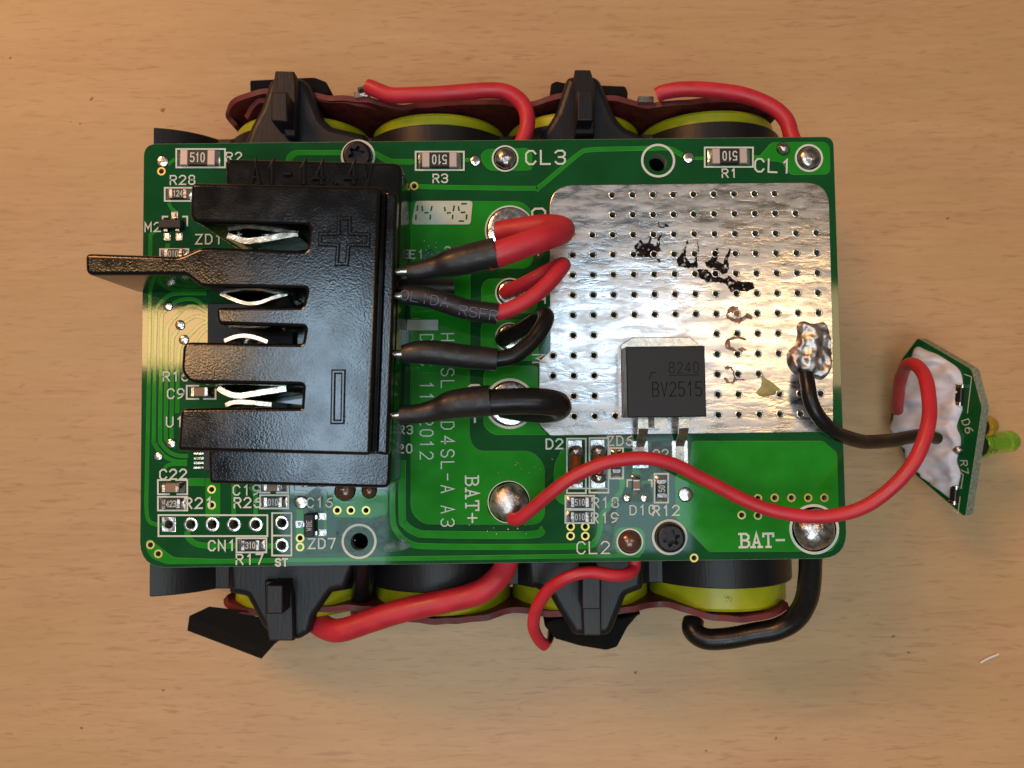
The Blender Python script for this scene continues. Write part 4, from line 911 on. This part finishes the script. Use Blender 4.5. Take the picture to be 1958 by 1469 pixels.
strip('dark red paper strip across the cell ends behind the lower clips', [(432, 1141, -14), (436, 1158, -12), (462, 1168, -10), (520, 1175, -9), (600, 1166, -9), (680, 1163, -9), (740, 1170, -9), (800, 1186, -8.6), (860, 1190, -8.4), (930, 1180, -8.6), (980, 1166, -9.5), (1060, 1176, -8.6), (1140, 1176, -8.6), (1210, 1166, -9), (1262, 1155, -10.2), (1310, 1165, -9), (1360, 1180, -8.4), (1420, 1184, -8.3), (1480, 1174, -8.7), (1508, 1158, -10)], -8.8, th=.75)

def foam(pts, zt, zb, label, tilt=None):
    mb = MB(); plate(mb, A(rp(pts, 4), zt), zt, zb, .25, 2, bottom=True)
    if tilt:
        cx = np.mean([v[0] for v in mb.v]); cy = np.mean([v[1] for v in mb.v])
        mb.v = [(v[0], v[1], v[2] + tilt[0] * (v[0] - cx) + tilt[1] * (v[1] - cy)) for v in mb.v]
    o = obj('foam_pad', mb, FOAM, None, label, ang=40); o['category'] = 'foam pad'; o['group'] = 'black foam pads at the clips'; return o
foam([(477, 153), (600, 147), (624, 156), (632, 180), (600, 186), (478, 185)], -11, -24, 'black foam pad behind the upper left clip')
foam([(1053, 160), (1064, 154), (1080, 158), (1140, 162), (1196, 164), (1201, 175), (1200, 196), (1056, 196)], -10.5, -23, 'black foam pad behind the upper clip between two red wires')
foam([(1040, 1196), (1058, 1184), (1196, 1182), (1226, 1170), (1200, 1200), (1180, 1238), (1160, 1244), (1110, 1236), (1062, 1222)], -10.5, -25, 'black foam pad beneath the lower middle clip')
# the slanted foam pad: a slab leaning outwards
f0 = [W(362, 1178, -13), W(400, 1160, -10), W(470, 1168, -9.5), W(560, 1205, -11), W(524, 1228, -12.5), W(510, 1243, -13.5)]
f1 = [W(358, 1206, -17.5), W(395, 1166, -22), W(470, 1172, -22), (W(560, 1205, -11)[0], W(560, 1205, -11)[1], -22), W(525, 1232, -19), W(500, 1260, -18.5)]
mb = MB(); mb.add(f0 + f1, [(0, 1, 2, 3), (0, 3, 4, 5), (9, 8, 7, 6), (11, 10, 9, 6)] + [(i, 6 + i, 6 + (i + 1) % 6, (i + 1) % 6) for i in range(6)])
o = obj('foam_pad', mb, FOAM, None, 'slanted black foam pad sticking out at the lower left clip', ang=25); o['category'] = 'foam pad'; o['group'] = 'black foam pads at the clips'

mb = MB(); c0 = A([(1221, 184), (1250, 184), (1250, 196), (1221, 196)], -8); plate(mb, c0, -8, -14, .05, 1, bottom=True); o = obj('nickel_tab', mb, NICKEL, None, 'small grey nickel tab at the end of the upper right red wire'); o['category'] = 'metal tab'; o['group'] = 'nickel tabs on the cell ends'
mb = MB(); c0 = A([(676, 176), (704, 173), (708, 184), (679, 188)], -8.2); plate(mb, c0, -8.2, -14, .05, 1, bottom=True); o = obj('nickel_tab', mb, NICKEL, None, 'small nickel tab where the upper left red wire begins'); o['category'] = 'metal tab'; o['group'] = 'nickel tabs on the cell ends'

def loose_wire(name, label, pts, r, mt, group, ends=None):
    t_ = thing(name, pts[0][:3], label, 'wire', group)
    mb = MB(); tube(mb, pts, r, 24, 8); obj('insulation', mb, mt, t_, ang=60)
    for e in ends or []:
        mb = MB(); tube(mb, e, r * .62, 14, 3); obj('bare_end', mb, TIN, t_)
    return t_
GB = 'wires from the cells to the board'
loose_wire('red_wire', 'red wire arching over the upper edge to the solder dome beside CL3', [W(704, 166, -7.2), W(722, 174, -6.8), W(752, 183, -6.5), (*at(800, 182, -6.0),), W(870, 177, -5.6), W(930, 173, -5.3), W(972, 178, -5), W(1001, 200, -4.8), W(1010, 232, -4.6), W(1002, 265, -4.4), W(985, 295, -4.2), W(968, 304, -1.7)], .98, REDW, GB, [[W(690, 172, -8.2), W(704, 167, -7.4)]])
loose_wire('red_wire', 'red wire arching to the upper right corner of the board', [W(1256, 183, -7.2), W(1270, 176, -6.8), W(1310, 171, -6.2), W(1370, 173, -5.8), W(1430, 185, -5.4), W(1475, 204, -5.2), W(1503, 230, -5), W(1514, 262, -4.8), W(1530, 295, -4), W(1545, 303, -1.7)], .96, REDW, GB)
loose_wire('red_wire', 'thick red wire with faint print running below the lower edge', [W(972, 1050, -3.2), W(967, 1075, -4.0), W(955, 1102, -4.8), W(918, 1132, -5.4), W(860, 1148, -6), W(780, 1165, -6.8), W(715, 1185, -7.6), W(660, 1203, -8.4), W(632, 1204, -9.4), W(605, 1190, -10.8), W(588, 1178, -12.0)], 1.46, REDW, GB)
loose_wire('red_wire', 'thin red wire hooking over the lower middle clip', [W(1206, 1045, -3.0), W(1212, 1066, -3.4), W(1212, 1085, -3.3), W(1200, 1097, -2.4), W(1172, 1100, -1.9), W(1130, 1094, -1.8), W(1090, 1101, -2.0), W(1052, 1125, -3.0), W(1028, 1160, -4.8), W(1020, 1195, -6.4), W(1030, 1222, -7.8), W(1042, 1234, -8.8)], .76, REDW, GB, [[W(1040, 1233, -8.8), W(1047, 1232, -9.6), W(1052, 1222, -11), W(1053, 1210, -12.5)]])
loose_wire('black_wire', 'thick black wire looping round the lower right cell end', [W(1552, 1030, -3.0), W(1550, 1065, -4.2), W(1547, 1110, -5.6), W(1540, 1150, -7.0), W(1520, 1184, -8.4), W(1485, 1203, -9.4), W(1440, 1212, -10.2), W(1390, 1221, -11), W(1348, 1221, -11.8), W(1325, 1205, -12.6), W(1326, 1186, -13.4)], 1.38, BLACKW, GB)
loose_wire('black_wire', 'straight black post standing in the gap beside the lower left clip', [W(690, 1040, -5.0), W(694, 1075, -7), W(693, 1120, -10.0), W(688, 1172, -14)], 1.25, BLACKW, GB)  # black stand-off post, built with the wire helper

# ================================================================== the small board with two lamps, leaning at the right
n_led = np.array([-0.90, -0.05, 0.43]); n_led /= np.linalg.norm(n_led)
PL = at(1700, 808, -26.6)
def LP(px, py, h=0.0): return tuple(atp(px, py, PL + n_led * h, n_led))
led = thing('lamp_board', tuple(LP(1780, 820)), 'small six sided green board smeared with white sealant, carrying two lamps', 'circuit board')
u_ = np.cross([0, 0, 1.0], n_led); u_ /= np.linalg.norm(u_); v_ = np.cross(n_led, u_)
def to2(p): d = np.array(p) - PL; return (float(np.dot(d, u_)), float(np.dot(d, v_)))
def to3(x, y, h): return tuple(PL + u_ * x + v_ * y + n_led * h)
def lp2(pts): return [to2(LP(*p[:2])) for p in pts]
def lift(mb): mb.v = [to3(*v) for v in mb.v]; return mb
shape = [(1755, 646, 5), (1858, 706, 6), (1878, 780, 6), (1846, 990, 8), (1748, 906, 8), (1701, 812, 6), (1722, 690, 6)]
mb = MB(); plate(mb, ccw(lp2(rp(shape))), 0, -1.5, .04, 1, m=0, mside=1, bottom=True); obj('substrate', lift(mb), [MASK, FR4], led)
seal = rp([(1752, 660), (1775, 672), (1790, 676), (1812, 690), (1828, 700), (1838, 712), (1842, 735), (1836, 765), (1842, 780), (1834, 800), (1828, 818), (1838, 835), (1836, 862), (1828, 880), (1838, 905), (1832, 930), (1826, 962), (1812, 950), (1785, 930), (1754, 902), (1732, 860), (1704, 814), (1712, 790), (1716, 745), (1724, 705), (1746, 690)], 8, 3)
p2 = ccw(lp2(seal)); pa = np.array(p2); xs, ys = pa[:, 0], pa[:, 1]; ex_ = []
ins = offset(p2, .15)
for i in range(int((xs.max() - xs.min()) / .42) + 1):
    for j in range(int((ys.max() - ys.min()) / .42) + 1):
        q = (xs.min() + (i + .5 * (j % 2)) * .42, ys.min() + j * .42)
        if inside(q, ins): ex_.append(q)
V, fs = cdt(p2, [], ex_); vs = []
for x, y in V:
    d = float(np.min(np.hypot(xs - x, ys - y))); e = min(1, d / .9); e = math.sqrt(max(0, 1 - (1 - e) ** 2)) if d > .02 else 0
    vs.append(to3(x, y, .02 + e * max(.05, .8 + 0.95 * noise.fractal(Vector((x * .42, y * .20, 3)), 1, 2, 2) + .7 * abs(noise.noise(Vector((x * .75, y * .30, 8)))))))
mb = MB(); mb.add(vs, fs); obj('sealant', mb, SEAL, led, ang=80)
def lbox(px, py, L, Wd, h, mt, name, ang=80, parent=None):
    c_ = to2(LP(px, py)); mb = MB(); ca, sa = math.cos(math.radians(ang)), math.sin(math.radians(ang))
    p = [(c_[0] + a_ * ca - b_ * sa, c_[1] + a_ * sa + b_ * ca) for a_, b_ in ((-L / 2, -Wd / 2), (L / 2, -Wd / 2), (L / 2, Wd / 2), (-L / 2, Wd / 2))]
    plate(mb, p, h, 0, .08, 1); return obj(name, lift(mb), mt, parent or led)
ang_e = math.degrees(math.atan2(*(np.array(to2(LP(1835, 960))) - np.array(to2(LP(1850, 730))))[::-1])) 
r_ = lbox(1838, 755, 2.8, .9, .7, RBODY, 'resistor', ang_e); lbox(1841, 738, .5, 1.0, .75, TIN, 'terminal', ang_e, r_); lbox(1836, 772, .5, 1.0, .75, TIN, 'terminal', ang_e, r_)
r_ = lbox(1827, 945, 2.4, .9, .65, RBODY, 'resistor', ang_e); lbox(1829, 931, .5, 1.0, .7, TIN, 'terminal', ang_e, r_); lbox(1825, 960, .5, 1.0, .7, TIN, 'terminal', ang_e, r_)
mb = MB(); c_ = LP(1832, 860); lathe(mb, [(.75, 0)] + dome_prof(.7, .7, 6), c_, n_led, 18); obj('solder_joint', mb, SOLDER, led)
def lword(s, px, py, h, ang):
    c_ = to2(LP(px, py)); mb = MB(); text(mb, s, c_, h, ang, h * .085, .03); obj('lettering', lift(mb), SILK, led, ang=0, weld=False)
lword('D6', 1850, 815, 1.05, ang_e + 25); lword('R7', 1844, 893, 1.0, ang_e + 10)
def lline(pts): 
    mb = MB(); ribbon(mb, lp2(pts), .09, .025); obj('printed_line', lift(mb), SILK, led, ang=0, weld=False)
lline([(1845, 716), (1858, 721), (1850, 790)]); lline([(1834, 902), (1842, 908), (1838, 934)]); lline([(1822, 975), (1832, 982), (1836, 950)])
def bulb(px, py, r, L, mt, name, label):
    b0 = np.array(LP(px, py, -1.5)); d = -n_led
    mb = MB(); lathe(mb, [(r * 1.16, .2), (r * 1.16, 1.1), (r, 1.15), (r, L)] + [(r * math.cos(a), L + r * math.sin(a)) for a in np.linspace(.2, 1.5, 6)], b0, d, 24)
    o = obj(name, mb, mt, led, label, ang=40)
    mb = MB(); lathe(mb, [(r * 1.02, 0), (r * 1.02, .25), (r * .5, .26)], b0, d, 20); obj('collar', mb, BLACKP, o)
    for s_ in (-1, 1):
        mb = MB(); q = b0 + u_ * s_ * .5; tube(mb, [tuple(q + d * .3), tuple(q + d * (L * .5))], .16, 8, 2, smooth=False); obj('lead', mb, NICKEL, o)
bulb(1868, 851, 1.55, 6.8, LEDG, 'lamp', 'green lens of the lamp pointing right')
bulb(1872, 816, 1.35, 1.9, LEDY, 'lamp', 'amber lens of the lamp half hidden by the edge')

GL = 'wires to the lamp board'
loose_wire('red_wire', 'long red wire from the BAT+ solder dome across the board to the lamp board', [W(978, 992, 1.2), W(990, 993, 2.0), W(1012, 978, 2.8), W(1050, 946, 3.8), W(1100, 910, 4.8), W(1160, 885, 5.6), W(1230, 877, 5.8), W(1290, 889, 5.4), W(1350, 919, 4.8), W(1420, 955, 4.4), W(1490, 980, 4.6), W(1560, 988, 5.4), W(1630, 978, 6.4), W(1690, 945, 7.6), W(1738, 897, 8.4), W(1768, 838, 8.4), W(1778, 780, 7.2), W(1770, 726, 4.6), W(1750, 698, 0.6), W(1730, 704, -5.0), W(1719, 740, -11), W(1716, 785, -17)], .76, REDW, GL)
loose_wire('black_wire', 'black wire from the crumpled solder blob to the lamp board', [W(1541, 716, 1.3), W(1545, 738, 1.9), W(1549, 765, 2.2), W(1564, 796, 2.0), W(1590, 822, 1.0), W(1622, 838, -1.0), W(1660, 845, -3.6), W(1700, 843, -6.2), W(1735, 837, -8.4), W(1768, 832, -10.4), W(1790, 838, -12.6)], .86, BLACKW, GL)

c_ = [at(x, y, ZT + .22) for x, y in ((1874, 1268), (1882, 1263), (1892, 1258), (1902, 1254), (1909, 1251))]
mb = MB(); tube(mb, [tuple(q) for q in c_], .17, 8, 4); o = obj('thread_scrap', mb, THREAD, None, 'short scrap of white thread lying on the table', ang=60); o['category'] = 'thread'
